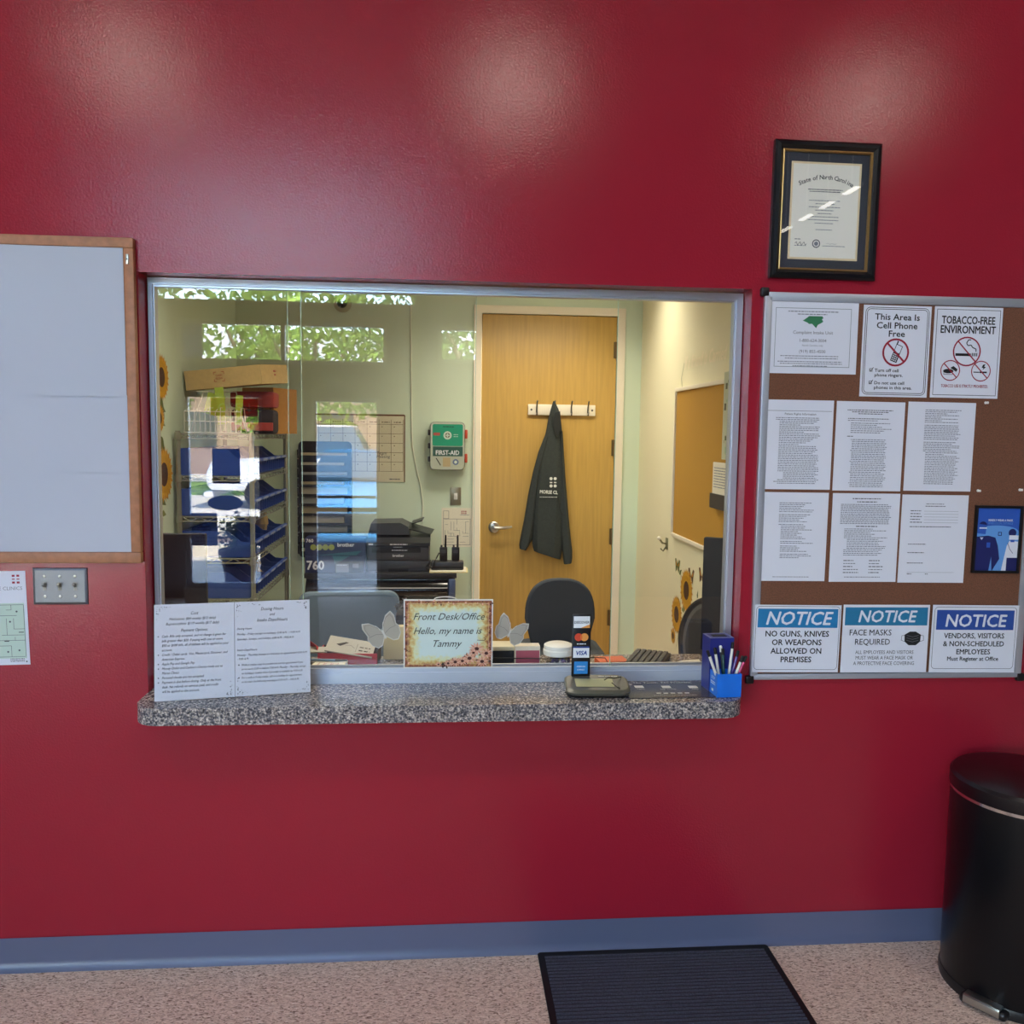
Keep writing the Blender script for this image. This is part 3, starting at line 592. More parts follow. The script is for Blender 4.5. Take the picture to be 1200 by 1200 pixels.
# step bin, facing the photographer
binb = pm('black_painted_steel', '0e0e11', .28, spec=.3); bx, by, br = 1.745, -.245, .2
fa = math.atan2(-.57, -.82)
t = thing('pedal_bin', 'tall black round pedal bin standing in the right corner of the view', 'trash can', up(bx, by, 0, fa+PI/2))
HB = .655
MB().lathe([(.0, .012), (br-.002, .012), (br, .02), (br, HB-.06), (0, HB-.06)], binb, n=56).obj('body', t)
MB().lathe([(0, .0005), (br+.003, .0005), (br+.004, .02), (br+.001, .03), (0, .03)], black_pl, n=56).obj('base_ring', t)
MB().lathe([(0, HB-.0595), (br+.001, HB-.0595), (br+.001, HB-.05), (0, HB-.05)], chrome, n=56).obj('rim_band', t)
MB().lathe([(0, HB-.0495), (br+.003, HB-.0495), (br+.004, HB-.045), (br+.004, HB-.012), (br-.004, HB-.003), (br-.03, HB+.002), (0, HB+.006)], pm('dark_lid', '140d10', .3), n=56).obj('lid', t)
mb = MB(); mb.rbox(-.065, .065, -br-.022, -br+.03, .002, .028, black_pl, .01, 3); mb.obj('pedal_housing', t)
mb = MB(); mb.rbox(-.05, .05, -br-.028, -br+.004, .03, .038, steel, .003); mb.rbox(-.05, .05, -br-.031, -br-.024, .012, .036, steel, .003); mb.obj('pedal', t, label='brushed steel pedal')

# ------------------------------------------------------------------ on the counter
CT = CZ+.0003
# clear acrylic sign holder with two typed sheets, leaning back on the frame
bl = at(181, 823, 2, CT); br_ = at(364, 811.5, 2, CT); X = (br_-bl).normalized(); hw = (br_-bl).length
nrm = Vector((0, 0, 1)).cross(X); lean = math.radians(8)     # nrm points away from the lobby
Yv = (Vector((0, 0, 1))*math.cos(lean)+nrm*math.sin(lean)).normalized(); Zv = X.cross(Yv)
M = frM(bl.x, bl.y, CT+.0006, X, Yv, Zv)
t = thing('sign_holder', 'clear acrylic holder with two typed pages, leaning at the left end of the counter', 'sign', M)
hh = .2794; acry = glass('acrylic', 1.5)
mb = MB(); mb.box(0, hw, 0.001, hh, -.0012, 0, paper); mb.box(hw*.505-.0006, hw*.505+.0006, 0.001, hh, 0, .0004, grey_ink); Zt = .0006
def para(x0, x1, y, txt, size, al='LEFT', x=None, m=ink): mb.text(txt, x if x is not None else x0, y, size, m, Zt, al, shear=.28, sx=.86)
c1 = hw*.25; c2 = hw*.75
para(0, 0, .248, 'Cost', .0125, 'CENTER', c1); para(0, 0, .233, 'Methadone: $84 weekly ($12 daily)', .0105, 'CENTER', c1-.005); para(0, 0, .219, 'Buprenorphine: $119 weekly ($17 daily)', .0105, 'CENTER', c1-.005); para(0, 0, .199, 'Payment Options:', .012, 'CENTER', c1)
rows = ['Cash: Bills only accepted, and no change is given for', 'bills greater than $20. If paying with one or more', '$50 or $100 bills, all of it/them will be applied to your', 'account.', 'Credit / Debit cards: Visa, Mastercard, Discover, and', 'American Express.', 'Apple Pay and Google Pay', 'Money Order and Cashier\'s Checks made out to', 'Morse Clinics', 'Personal checks are not accepted.', 'Payment is due before dosing. Only at the front', 'desk. No refunds on services paid, and credit', 'will be applied to the account.']
for i, s_ in enumerate(rows):
    y = .184-i*.0133; para(.02, 0, y, s_, .0098)
    if i in (0, 4, 6, 7, 9, 10): mb.disc(.011, y+.003, .0018, Zt, ink, 8)
para(0, 0, .252, 'Dosing Hours', .0135, 'CENTER', c2); para(0, 0, .236, 'and', .0115, 'CENTER', c2); para(0, 0, .219, 'Intake Days/Hours', .0135, 'CENTER', c2)
x = hw*.52
for y, s_ in ((.197, 'Dosing Hours:'), (.181, 'Monday - Friday (except on holidays): 5:30 A.M. - 11:00 A.M.'), (.166, 'Saturdays, Sundays, and holidays: 6:00 A.M. - 9:00 A.M.'), (.134, 'Intake Days/Hours:'), (.119, 'Monday - Thursday (except on holidays): by appointment 5:30 A.M.'), (.108, '- 9:00 A.M.')): para(x, 0, y, s_, .0086)
for i, s_ in enumerate(('Walk-in intakes may be possible but are not guaranteed if you', 'arrive early (5:30 to before 7:00 A.M. Monday - Thursday except', 'on holidays). Intakes done if provider is available by 9:30 A.M.', 'For a walk-in Friday intake, call on a holiday for appointment', 'or be seen the following morning at 5:30 A.M. - 7:00 A.M.')):
    y = .09-i*.0125; para(x+.012, 0, y, s_, .0082)
    if i in (0, 3): mb.disc(x+.005, y+.003, .0018, Zt, ink, 8)
rn = random.Random(5)
for (cx_, cy_, dx, dy) in ((.006, hh-.006, 1, -1), (hw*.5-.006, .008, -1, 1), (hw*.505+.006, hh-.006, 1, -1), (hw-.006, hh-.006, -1, -1), (hw-.006, .008, -1, 1), (hw*.505+.006, .008, 1, 1)):
    for i in range(16):
        u = abs(rn.gauss(0, .018)); v = abs(rn.gauss(0, .004)); px_, py_ = (cx_+dx*u, cy_+dy*v) if i % 2 else (cx_+dx*v, cy_+dy*u)
        mb.disc(px_, py_, rn.uniform(.0007, .0018), Zt, dgrey_ink, 6)
mb.obj('printed_pages', t)
mb = MB(); mb.box(-.002, hw+.002, 0, hh+.003, .0015, .0035, acry); mb.obj('acrylic_front', t)
mb = MB(); mb.box(-.002, hw+.002, 0, hh+.003, -.005, -.003, acry); mb.obj('acrylic_back', t)

# front desk name sign hung in the window on a clear suction hook
q = [at(*p, 1, .058) for p in ((473, 703), (578, 704), (577, 781.5), (473, 782.5))]; cxs = sum(v.x for v in q)/4
w_ = (q[1].x-q[0].x)/2; z1_, z0_ = q[0].z, TZ+.0015; h_ = (z1_-z0_)/2
t = thing('desk_name_sign', 'flower-bordered front desk name sign standing on the window sill track', 'sign', front(cxs, .0635, (z0_+z1_)/2))
cm = bpy.data.materials.new('sepia_flower_print'); cm.use_nodes = True; n = cm.node_tree; b = n.nodes['Principled BSDF']; b.inputs['Roughness'].default_value = .5
tc = n.nodes.new('ShaderNodeTexCoord'); mp = n.nodes.new('ShaderNodeMapping'); mp.inputs['Scale'].default_value = (1/w_, 1/h_, 0); g = n.nodes.new('ShaderNodeTexGradient'); g.gradient_type = 'QUADRATIC_SPHERE'
vo = n.nodes.new('ShaderNodeTexNoise'); vo.inputs['Scale'].default_value = 90; vo.inputs['Detail'].default_value = 5
ad = n.nodes.new('ShaderNodeMath'); ad.operation = 'MULTIPLY_ADD'; ad.inputs[1].default_value = .35
g2 = n.nodes.new('ShaderNodeMath'); g2.operation = 'ADD'; g2.inputs[1].default_value = -.18
vm = n.nodes.new('ShaderNodeVectorMath'); vm.operation = 'ABSOLUTE'; sx_ = n.nodes.new('ShaderNodeSeparateXYZ'); mxm = n.nodes.new('ShaderNodeMath'); mxm.operation = 'MAXIMUM'
r = n.nodes.new('ShaderNodeValToRGB'); e = r.color_ramp.elements; e[0].position = .62; e[0].color = lin('cfe0dc'); e[1].position = 1.0; e[1].color = lin('6a3026')
for p, c in ((.74, 'd8d8a4'), (.84, 'cda860'), (.92, '9a5a3c')): qq = e.new(p); qq.color = lin(c)
L = n.links.new; L(tc.outputs['Object'], mp.inputs[0]); L(mp.outputs[0], vm.inputs[0]); L(vm.outputs[0], sx_.inputs[0]); L(sx_.outputs[0], mxm.inputs[0]); L(sx_.outputs[1], mxm.inputs[1])
L(tc.outputs['Object'], vo.inputs['Vector']); L(vo.outputs['Fac'], ad.inputs[0]); L(mxm.outputs[0], ad.inputs[2]); L(ad.outputs[0], g2.inputs[0]); L(g2.outputs[0], r.inputs[0]); L(r.outputs[0], b.inputs['Base Color'])
mb = MB(); mb.box(-w_, w_, -h_, h_, -.004, 0, white_pl); i_ = .004; mb.quad(-w_+i_, w_-i_, -h_+i_, h_-i_, .0004, cm); Zf = .001
mb.frame2(-w_+.013, w_-.013, -h_+.013, h_-.013, .0009, .0007, pm('print_cream', 'e2c9a0', .6))
script = pm('sepia_script_ink', '3a3f38', .6)
for s_, x, y, sz, sx in (('Front Desk/Office', 0, .045, .031, .98), ('Hello, my name is', -.004, .0, .031, .95), ('Tammy', -.008, -.041, .031, .98)): mb.text(s_, x, y, sz, script, Zf+.0006, shear=.38, sx=sx, bold=-.006)
pet = pm('coral_petal', 'd9967c', .6); petd = pm('coral_petal_pale', 'e8b49a', .6); core = pm('flower_core', '4a1f16', .6); leafd = pm('dark_leaf', '3c2a24', .6)
rn = random.Random(4)
for i in range(46):
    x = rn.uniform(-.02, w_-.01); y = -h_+.008+max(0, (x-.0))/w_*.055*rn.random()+rn.uniform(0, .012); a = rn.uniform(0, 6.3); l_ = rn.uniform(.004, .009)
    mb.poly([(x, y), (x+l_*math.cos(a+.5), y+l_*math.sin(a+.5)), (x+2*l_*math.cos(a), y+2*l_*math.sin(a)), (x+l_*math.cos(a-.5), y+l_*math.sin(a-.5))], Zf+.00002*i, leafd if i % 3 else core)
for fi, (x, y, r_) in enumerate(((.088, -.046, .019), (.066, -.075, .018), (.022, -.086, .015), (.044, -.083, .014), (.118, -.06, .016), (.105, -.085, .017), (.0, -.09, .011), (-.03, -.093, .008), (.078, -.058, .012))):
    x = x*w_/.1375; y = y*h_/.105; r_ *= 1.4
    for k in range(13):
        a = 2*PI*k/13+fi; mb.poly([(x, y), (x+r_*.6*math.cos(a+.2), y+r_*.5*math.sin(a+.2)), (x+r_*math.cos(a), y+r_*.82*math.sin(a)), (x+r_*.6*math.cos(a-.2), y+r_*.5*math.sin(a-.2))], Zf+.001+.0001*fi+.000005*k, pet if (k+fi) % 2 else petd)
    mb.disc(x, y, r_*.27, Zf+.00107+.0001*fi, core, 10, ry=r_*.22)
for i in range(60):
    s_ = rn.choice((-1, 1)); x = s_*rn.uniform(w_-.016, w_-.006) if i % 3 else rn.uniform(-w_+.006, w_-.006); y = rn.uniform(-h_+.006, h_-.006) if i % 3 else h_-rn.uniform(.005, .012); a = rn.uniform(0, 6.3); l_ = rn.uniform(.003, .006)
    mb.poly([(x, y), (x+l_*math.cos(a+.5), y+l_*math.sin(a+.5)), (x+1.6*l_*math.cos(a), y+1.6*l_*math.sin(a)), (x+l_*math.cos(a-.5), y+l_*math.sin(a-.5))], Zf+.000008*i, rn.choice((pet, core, petd)))
mb.pline([(.09, -.02), (.112, -.022), (.118, -.016), (.112, -.012)], .0016, Zf+.0008, leafd)
mb.obj('printed_panel', t)
MB().tube([(.035*math.cos(a/10*PI)-.01, h_+.008*math.sin(a/10*PI), -.002) for a in range(11)], .0016, white_pl, 6).obj('hanging_loop', t)

# two butterfly decals on the window glass
bfly = pm('frosted_vinyl', 'a5a095', .7); bout = pm('frosted_vinyl_outline', 'c9c9c2', .6)
def butterfly(px, py, s, rot, lab, y=.0805):
    p = at(px, py, 1, y); mb = MB()
    W1 = [(0, .0), (.012, .034), (.036, .062), (.06, .07), (.066, .05), (.06, .018), (.066, .006), (.06, -.022), (.042, -.04), (.024, -.036), (.008, -.014)]
    for sx in (-1, 1):
        pts = [(sx*x, y_) for x, y_ in W1][::sx]; mb.poly(pts, .0008, bfly)
        c = Vector((sx*.034, .012)); mb.poly([((x-c.x)*1.07+c.x, (y_-c.y)*1.07+c.y) for x, y_ in pts], .0004, bout)
        mb.pline([(sx*.004, .02), (sx*.012, .036), (sx*.016, .046)], .0016, .0008, bout); mb.pline([(sx*x, y_) for x, y_ in ((.002, .0), (.03, .012), (.058, .012))], .001, .0011, dgrey_ink); mb.pline([(sx*x*.9, y_*.9) for x, y_ in W1[1:6]], .001, .0011, dgrey_ink)
    mb.poly([(-.003, -.02), (.003, -.02), (.004, .01), (0, .026), (-.004, .01)], .0012, bout)
    mb.obj('butterfly_decal', M=front(p.x, y, p.z, rot) @ Matrix.Scale(s, 4), label=lab, cat='window decal', group='butterfly decals on the window')
butterfly(450, 743, .80, .45, 'frosted butterfly decal on the window left of the front desk sign', .0965)
butterfly(597, 742, .72, -.42, 'frosted butterfly decal on the window right of the front desk sign', .0965)

# upright card brand stand behind the payment terminal
q = [at(*p, 1, -.002) for p in ((671, 720), (693, 720), (693, 783), (671, 784))]; w_ = (q[1].x-q[0].x)/2; zt = q[0].z
t = thing('card_sign_stand', 'narrow black upright stand with four payment card logos behind the terminal', 'sign stand', front((q[0].x+q[1].x)/2, -.002, CT))
Hs = zt-CT
MB().rbox(-w_, w_, .0085, Hs, -.004, 0, black_pl, .002).obj('panel', t)
MB().rbox(-w_-.004, w_+.004, .0, .008, -.03, .004, black_pl, .003).obj('foot', t)
mb = MB(); Zk = .0006; k = Hs; wh = pm('logo_white', 'e9edf2', .5); dblue = pm('logo_blue', '1d3f8f', .5); org = pm('logo_orange', 'e59a4a', .5); mred = pm('logo_red', 'd5492f', .5); amx = pm('logo_cyan_blue', '2a86cf', .5)
y = Hs-.006; u = (Hs-.05)/4
mb.quad(-w_+.004, w_-.004, y-u*.8, y, Zk, wh); mb.text('DISCOVER', 0, y-u*.5, .0115, ink, Zk+.0004, sx=.88, bold=.01); mb.poly([(w_-.004, y-u*.8), (w_-.004, y-u*.55), (-w_*.1, y-u*.8)], Zk+.0005, org)
y -= u*1.02; mb.disc(-.009, y-u*.42, .0125, Zk, mred); mb.disc(.009, y-u*.42, .0125, Zk+.0002, org); mb.poly([(0, y-u*.42+.009), (-.0035, y-u*.42), (0, y-u*.42-.009), (.0035, y-u*.42)], Zk+.0004, pm('logo_mid', 'e0702f', .5)); mb.words(-.014, .014, y-u*.92, .003, wh, Zk, .97)
y -= u*1.06; mb.quad(-w_+.004, w_-.004, y-u*.78, y, Zk, wh); mb.quad(-w_+.004, w_-.004, y-u*.10, y, Zk+.0002, dblue); mb.text('VISA', 0, y-u*.58, .018, dblue, Zk+.0004, shear=.2, bold=.03)
y -= u*1.04; mb.quad(-w_+.008, w_-.008, y-u*.86, y, Zk, amx); mb.text('AMERICAN', 0, y-u*.4, .0068, wh, Zk+.0004, sx=.8, bold=.01); mb.text('EXPRESS', 0, y-u*.62, .0068, wh, Zk+.0004, sx=.9, bold=.01)
mb.obj('card_logos', t)
# signature terminal
p0 = at(696, 800, 2, CT+.02); t = thing('payment_terminal', 'low dark grey payment terminal with screen on the counter', 'payment terminal', up(at(697, 800, 2, CT+.02).x, -.045, CT, math.radians(-3)))
tm = pm('warm_grey_plastic', '57564c', .35); mb = MB()
def slab(x0, x1, y0, y1, za, zb, r): return [(x, y, za+(zb-za)*(y-y0)/(y1-y0)) for x, y in rrect(x0, x1, y0, y1, r, 4)]
mb.loft([slab(-.088, .088, -.062, .052, .0005, .0005, .03), slab(-.096, .096, -.068, .056, .008, .012, .032)], black_pl, smooth=False)
mb.obj('base', t)
mb = MB(); mb.loft([slab(-.096, .096, -.068, .056, .0085, .0125, .032), slab(-.099, .099, -.07, .058, .016, .026, .034), slab(-.097, .097, -.062, .057, .021, .037, .034), slab(-.092, .092, -.056, .052, .023, .039, .03)], tm); thous = mb.obj('housing', t)
mb = MB(); S = slab(-.066, .05, -.036, .02, .0, .0, .002); fz = lambda y: .023+(.039-.023)*(y+.056)/.108+.0012
mb.add([(x, y, fz(y)) for x, y, _ in S], [list(range(len(S)))], pm('lcd_screen', 'b2b184', .5)); mb.obj('screen', thous)
mb = MB(); mb.words(-.01, .05, 0, .004, wh, 0, .95); mb2 = MB(); mb2.add([(v.x+.02, .036+v.y, fz(.036)+.0004) for v in mb.v], mb.f, wh); mb2.obj('lettering', thous)
q1, q2 = at(720, 795, 2, CT+.03), at(735, 808, 2, CT)
cab = [at(708, 797, 2, CT+.04), at(713, 794, 2, CT+.046), at(720, 795, 2, CT+.05), at(727, 793, 2, CT+.04), at(734, 799, 2, CT+.01), at(731, 806, 2, CT+.004), at(724, 806, 2, CT+.034), at(717, 800, 2, CT+.04)]
MB().tube(cab, .0016, black_pl, 6).obj('coiled_cable', label='thin black cable lying across the payment terminal and beside it', cat='cable')
pts = [at(578, 771, 1, .17), at(610, 771.5, 1, .17), at(640, 772, 1, .165), at(670, 771, 1, .165), at(695, 770.5, 1, .165), at(709, 771, 1, .165), at(712, 776, 1, .16), at(710, 780, 1, .15)]
MB().tube(pts, .0016, black_pl, 6).obj('charging_cable', label='black cable looping along the inside of the window sill behind the jar', cat='cable')
# dark counter card
q = [at(*p, 2, CT+.001) for p in ((738, 794), (822, 793), (843, 817), (733, 818.5))]
q[0].y = min(q[0].y, .05); q[1].y = min(q[1].y, .05); c_ = sum(q, Vector())/4
X = ((q[1]-q[0])+(q[2]-q[3])).normalized(); w_ = ((q[1]-q[0]).length+(q[2]-q[3]).length)/4; h_ = ((q[0]-q[3]).length+(q[1]-q[2]).length)/4
X = Vector((X.x, X.y, 0)).normalized(); Yv = Vector((-X.y, X.x, 0))
mb = MB(); cardm = pm('dark_slate_card', '3c3a44', .25); cw_ = pm('card_print', 'c9c6bd', .5)
mb.add([(v.x-c_.x, v.y-c_.y, 0.0006) for v in q][::-1], [(0, 1, 2, 3)], cardm); mb.add([(v.x-c_.x, v.y-c_.y, 0.0018) for v in q], [(3, 2, 1, 0)], cardm)
mb.v and mb.add([(v.x-c_.x, v.y-c_.y, z) for z in (.0006, .0018) for v in q], [(0, 1, 5, 4), (1, 2, 6, 5), (2, 3, 7, 6), (3, 0, 4, 7)], cardm)
mb.text('No Touch. No Problem.', -.01, h_-.022, .019, cw_, .0024, bold=.01)
for x, y, s_ in ((-.095, .03, 'Apple'), (-.01, .025, 'Tap To Pay'), (.075, .022, 'Chip')):
    mb.rbox(x-.014, x+.014, y-.012, y+.012, .0019, .0023, cw_, .0001, 1); mb.text(s_, x, y-.028, .011, cw_, .0024)
for x in (-.05, -.028, -.006, .016, .038): mb.quad(x-.007, x+.007, -.045, -.036, .0024, cw_)
mb.words(-.07, .07, -.062, .002, cw_, .0024)
mb.obj('counter_card', M=Matrix.Translation((c_.x, c_.y, CT)), label='dark contactless payment card with white print lying flat on the counter', cat='card')

# blue pen holder box with pens
pa = at(846, 807, 2, CT); t = thing('pen_holder', 'blue cardboard pen holder with tall dark back box on the right counter end', 'pen holder', up(.866, -.055, CT, math.radians(3)))
MB().box(-.040, .037, .0, .066, .0, .168, navy).obj('tall_box', t, label='tall dark blue box')
mb = MB(); mb.box(-.022, .022, .022, .046, .1682, .1690, ink); mb.frame2(-.040, .037, 0, .066, .008, .1686, pm('periwinkle_card', '6f78b4', .5)); mb.obj('top_slot', t)
mb = MB()
for a in ((-.037, .04, -.061, -.058), (-.037, .04, -.004, -.001), (-.037, -.034, -.058, -.004), (.037, .04, -.058, -.004)): mb.box(a[0], a[1], a[2], a[3], .0005, .072, brightblue)
mb.box(-.034, .037, -.058, -.004, .0005, .004, brightblue); pcup = mb.obj('front_cup', t, label='bright blue front cup')
mb = MB(); mb.M = frM(-.0375, 0, 0, (0, -1, 0), (0, 0, 1), (-1, 0, 0))
mb.text('STOP', .03, .05, .012, wh, .0006); mb.words(.012, .05, .04, .003, wh, .0006, .95); mb.words(.012, .05, .034, .003, wh, .0006, .8); mb.quad(.02, .034, .012, .02, .0006, wh); mb.obj('printing', pcup)
pens = [(-.024, -.045, -.40, .05, 'white', 'white pen with dark clip leaning far left in the blue cup', .145), (-.018, -.03, -.16, .1, 'white', 'white pen leaning left in the blue cup beside a red one', .14), (-.012, -.02, -.2, .02, 'c0392b', 'red-tipped pen leaning left in the blue cup', .13), (-.002, -.03, -.04, .12, '1d4a4a', 'dark teal pen upright in the middle of the blue cup', .135), (.004, -.018, -.1, .1, '22252c', 'black pen upright in the blue cup', .142), (.014, -.026, .12, .08, 'white', 'white and black marker at the back right of the blue cup', .155), (.016, -.045, .36, -.03, 'white', 'white pen leaning right in the blue cup', .125), (.026, -.04, .44, 0, 'd23c78', 'pink pen leaning far right in the blue cup', .125), (.024, -.02, .27, .08, '5a3c8c', 'purple pen leaning right behind the pink one', .13)]
Mt = t.matrix_world.copy()
for x, y, ax, ay, col, lab, ln_ in pens:
    d = Vector((math.sin(ax), math.sin(ay)*.8, 1)).normalized(); base = Vector((x*.75, y, .006)) - Vector((d.x*.02, 0, 0))
    Xp = d.orthogonal().normalized(); M = Mt @ frM(base.x, base.y, base.z, Xp, d.cross(Xp), d)
    body = white_pl if col == 'white' else pm('pen_'+col, col, .3)
    pt = thing('pen', lab, 'pen', M, 'pens in the blue cup')
    MB().lathe([(.001, 0), (.003, .008), (.0042, .012), (.0042, ln_-.02)], body, n=10).obj('barrel', pt)
    MB().lathe([(.0045, ln_-.0198), (.0047, ln_-.002), (.003, ln_)], ink if col != '22252c' else white_pl, n=10).box(.004, .0062, -.0015, .0015, ln_-.035, ln_-.004, steel).obj('cap', pt)

# ------------------------------------------------------------------ on the inner half of the counter
# small box with pink front
q = at(620, 769, 1, .19); t = thing('card_box', 'small white and pink carton on the inner counter left of the jar', 'box', up(.287, .20, CT))
MB().box(-.041, .041, -.022, .022, .0, .088, pm('carton_cream', 'ded3c0', .7)).obj('carton', t)
mb = MB(); mb.M = front(0, -.0222, 0); mb.quad(-.039, .039, .004, .074, .0003, pm('dusty_pink', 'a8505f', .6)); mb.text('Gifts', 0, .018, .014, wh, .0007, bold=.01); mb.quad(-.024, -.018, .018, .026, .0007, wh); mb.quad(.02, .026, .018, .026, .0007, wh); mb.obj('printed_front', t)
# jar with white lid
jx, jy = .392, .20
t = thing('candy_jar', 'squat clear jar of wrapped candies with a wide white lid on the inner counter', 'jar', up(jx, jy, CT))
MB().lathe([(.040, .001), (.045, .006), (.045, .052), (.041, .056)], glass('jar_plastic', 1.35), n=32).obj('jar_body', t)
mb = MB(); rn = random.Random(9); cols = [pm('candy_%d' % i, c, .5) for i, c in enumerate(('8b7aa0', 'cfc9c2', 'b9a07c', '6d6478', 'd8d4cf'))]
for i in range(70):
    a = rn.uniform(0, 6.28); r_ = .035*math.sqrt(rn.random()); mb.ball(r_*math.cos(a), r_*math.sin(a), rn.uniform(.01, .047), rn.uniform(.005, .008), rn.choice(cols), n=6)
mb.obj('candies', t, kind='stuff')
MB().lathe([(0, .0565), (.05, .0565), (.051, .062), (.051, .072), (.048, .076), (.049, .079), (.048, .088), (.04, .092), (0, .093)], white_pl, n=36).obj('lid', t)
mb = MB(); mb.M = front(0, -.0455, .0); mb.quad(-.012, .022, .012, .038, .0006, paper); mb.words(-.01, .02, .03, .003, ink, .001); mb.words(-.01, .02, .022, .003, ink, .001); mb.obj('price_label', t)
# dark tray behind the front desk sign, with a cream lid
t = thing('file_tray', 'low black desk tray with cream top edge between the front desk sign and pink carton', 'tray', up(.18, .24, CT))
MB().box(-.06, .066, -.02, .06, 0, .062, black_mt).obj('tray_body', t); MB().rbox(-.062, .067, -.022, .062, .0625, .077, pm('cream_plastic', 'd9cfae', .5), .003).obj('tray_lid', t)
MB().box(-.05, .05, -.035, .035, 0, .02, pm('orange_plastic', 'e2683a', .5)).obj('note_block', M=up(.585, .265, CT, .1), label='orange-red note block on the inner counter behind the card logo stand', cat='note block')
# keyboard
ka, kb = at(737, 783, 2, CT+.01), at(771, 763, 2, CT+.02); ax_ = (kb-ka); ang = math.atan2(.105, .30)
t = thing('keyboard', 'black computer keyboard tilted up at the right of the inner counter', 'keyboard', up(.725, .265, CT+.012, -ang) @ Matrix.Rotation(.12, 4, 'Y') if False else up(.70, .25, CT+.0012, -math.atan2(.10, .22)))
kcase = MB().rbox(-.065, .065, -.15, .15, .0, .014, black_pl, .004).obj('case', t)
mb = MB(); kc = pm('key_grey', '4a4944', .45)
for i in range(6):
    for j in range(15): mb.rbox(-.058+i*.0195, -.0415+i*.0195, -.142+j*.019, -.1255+j*.019, .0145, .021, kc, .002, 1)
mb.obj('keys', kcase)
# loose white sheet on inner counter
mb = MB(); mb.poly([(-.075, 0), (.055, -.085), (.07, .07), (.01, .06)], .0012, paper_w); mb.poly([(-.075, 0), (.01, .06), (.07, .07), (.055, -.085)], .0002, paper_w); mb.obj('paper_sheet', M=up(.84, .25, CT), label='loose cream paper corner on the inner counter right of the keyboard', cat='sheet of paper')
# note pad, pen, red carton with folded cards
pd = thing('note_pad', 'pale yellow note pad with red boxes drawn on it, inside the window at left', 'note pad', up(-.372, .215, CT, -.15))
MB().box(-.052, .052, -.07, .07, .0, .018, pm('pad_cream', 'e9dcb4', .8)).obj('pad', pd)
mb = MB(); mb.quad(-.05, .05, -.068, .068, .0185, paper_w)
for i in range(3): mb.frame2(-.034+i*.023, -.014+i*.023, -.012, .03, .0022, .019, pm('pen_red_ink', 'b5483c', .7))
mb.words(-.03, .03, -.04, .002, grey_ink, .019); mb.obj('top_sheet', pd)
t = thing('red_carton', 'open shallow red carton of folded cards behind the note pad', 'box', up(-.31, .335, CT, -.06)); rc = pm('red_carton', 'b9273a', .6)
mb = MB(); mb.box(-.10, .10, -.05, -.047, 0, .04, rc); mb.box(-.10, .10, .047, .05, 0, .045, black_mt); mb.box(-.10, -.097, -.047, .047, 0, .045, rc); mb.box(.097, .10, -.047, .047, 0, .045, charcoal); mb.box(-.097, .097, -.047, .047, 0, .003, rc); mb.obj('tray', t)
MB().add([(-.10, -.047, .04), (-.16, -.03, .035), (-.15, .0, .05), (-.10, .0, .045), (-.135, -.01, .075), (-.11, -.03, .062)], [(0, 1, 2, 3), (3, 4, 5, 0), (2, 4, 3)], rc).obj('torn_flap', t)
mb = MB(); mb.M = Matrix.Translation((.005, -.012, .052)) @ Matrix.Rotation(.16, 4, 'Y') @ Matrix.Rotation(.35, 4, 'X'); mb.box(-.08, .08, -.045, .045, 0, .004, pm('grey_card', 'b9b6a8', .8)); mb.poly([(-.05, .0), (-.02, .02), (-.01, .018), (-.035, -.008)], .0045, ink); mb.pline([(-.02, .0), (.0, .005), (.015, -.01)], .0015, .0045, dgrey_ink); mb.quad(.02, .021, -.03, .02, .0045, ink); mb.words(.03, .07, -.02, .006, ink, .0045); mb.words(.03, .07, .0, .005, ink, .0045)
mb.obj('appointment_card', M=t.matrix_world @ Matrix.Identity(4), label='grey printed card lying tilted on the red carton', cat='card')
mb = MB(); mb.M = Matrix.Translation((-.09, -.0, .052)) @ Matrix.Rotation(.2, 4, 'X'); mb.box(-.045, .02, -.05, -.01, 0, .003, pm('grey_card', 'b9b6a8')); mb.obj('folded_card', M=t.matrix_world.copy(), label='small grey folded card at the left corner of the red carton', cat='card')
mb = MB(); mb.tube([(0, 0, 0), (.09, 0, 0)], .0045, pm('pen_blue_grey', '5a7690', .3)); mb.tube([(.09, 0, 0), (.13, 0, 0)], [.0045, .003], black_pl); mb.obj('pen', M=up(-.44, .27, CT+.024, -.1), label='blue-grey pen lying behind the note pad by the red carton', cat='pen')
t = thing('file_box', 'cream document box standing behind the left butterfly decal', 'box', up(-.155, .36, CT)); MB().box(-.042, .05, -.005, .03, 0, .115, pm('cream_card', 'cdbf96', .8)).obj('carton', t)
t = thing('desk_organizer', 'black desk organizer behind the front desk sign', 'organizer', up(-.11, .60, .745)); zo_ = at(466, 718, 1, .58).z-.745; MB().rbox(-.055, .12, -.06, .06, 0.0, zo_, black_mt, .006).obj('body', t); MB().rbox(-.05, .115, -.062, -.059, zo_-.08, zo_-.02, charcoal, .001).obj('drawer_front', t)
mb = MB(); rn = random.Random(3); silv = pm('silver_foil', '83817c', .4, metal=.4)
for k in range(5):
    cx_, cy_, cz_ = -.065+.02*k+rn.uniform(-.01, .01), 0, .012+.018*(k % 3)
    for i in range(6):
        a = i/6*2*PI; mb.add([(cx_, cy_, cz_), (cx_+.022*math.cos(a-.4), cy_-.012, cz_+.02*math.sin(a-.4)), (cx_+.03*math.cos(a), cy_-.004, cz_+.028*math.sin(a)), (cx_+.022*math.cos(a+.4), cy_+.008, cz_+.02*math.sin(a+.4))], [(0, 1, 2, 3)], silv)
mb.obj('artificial_flowers', M=up(-.12, .60, .746+zo_+.012) @ Matrix.Scale(.55, 4), label='small silver artificial flowers on top of the black desk organizer', cat='artificial flowers')

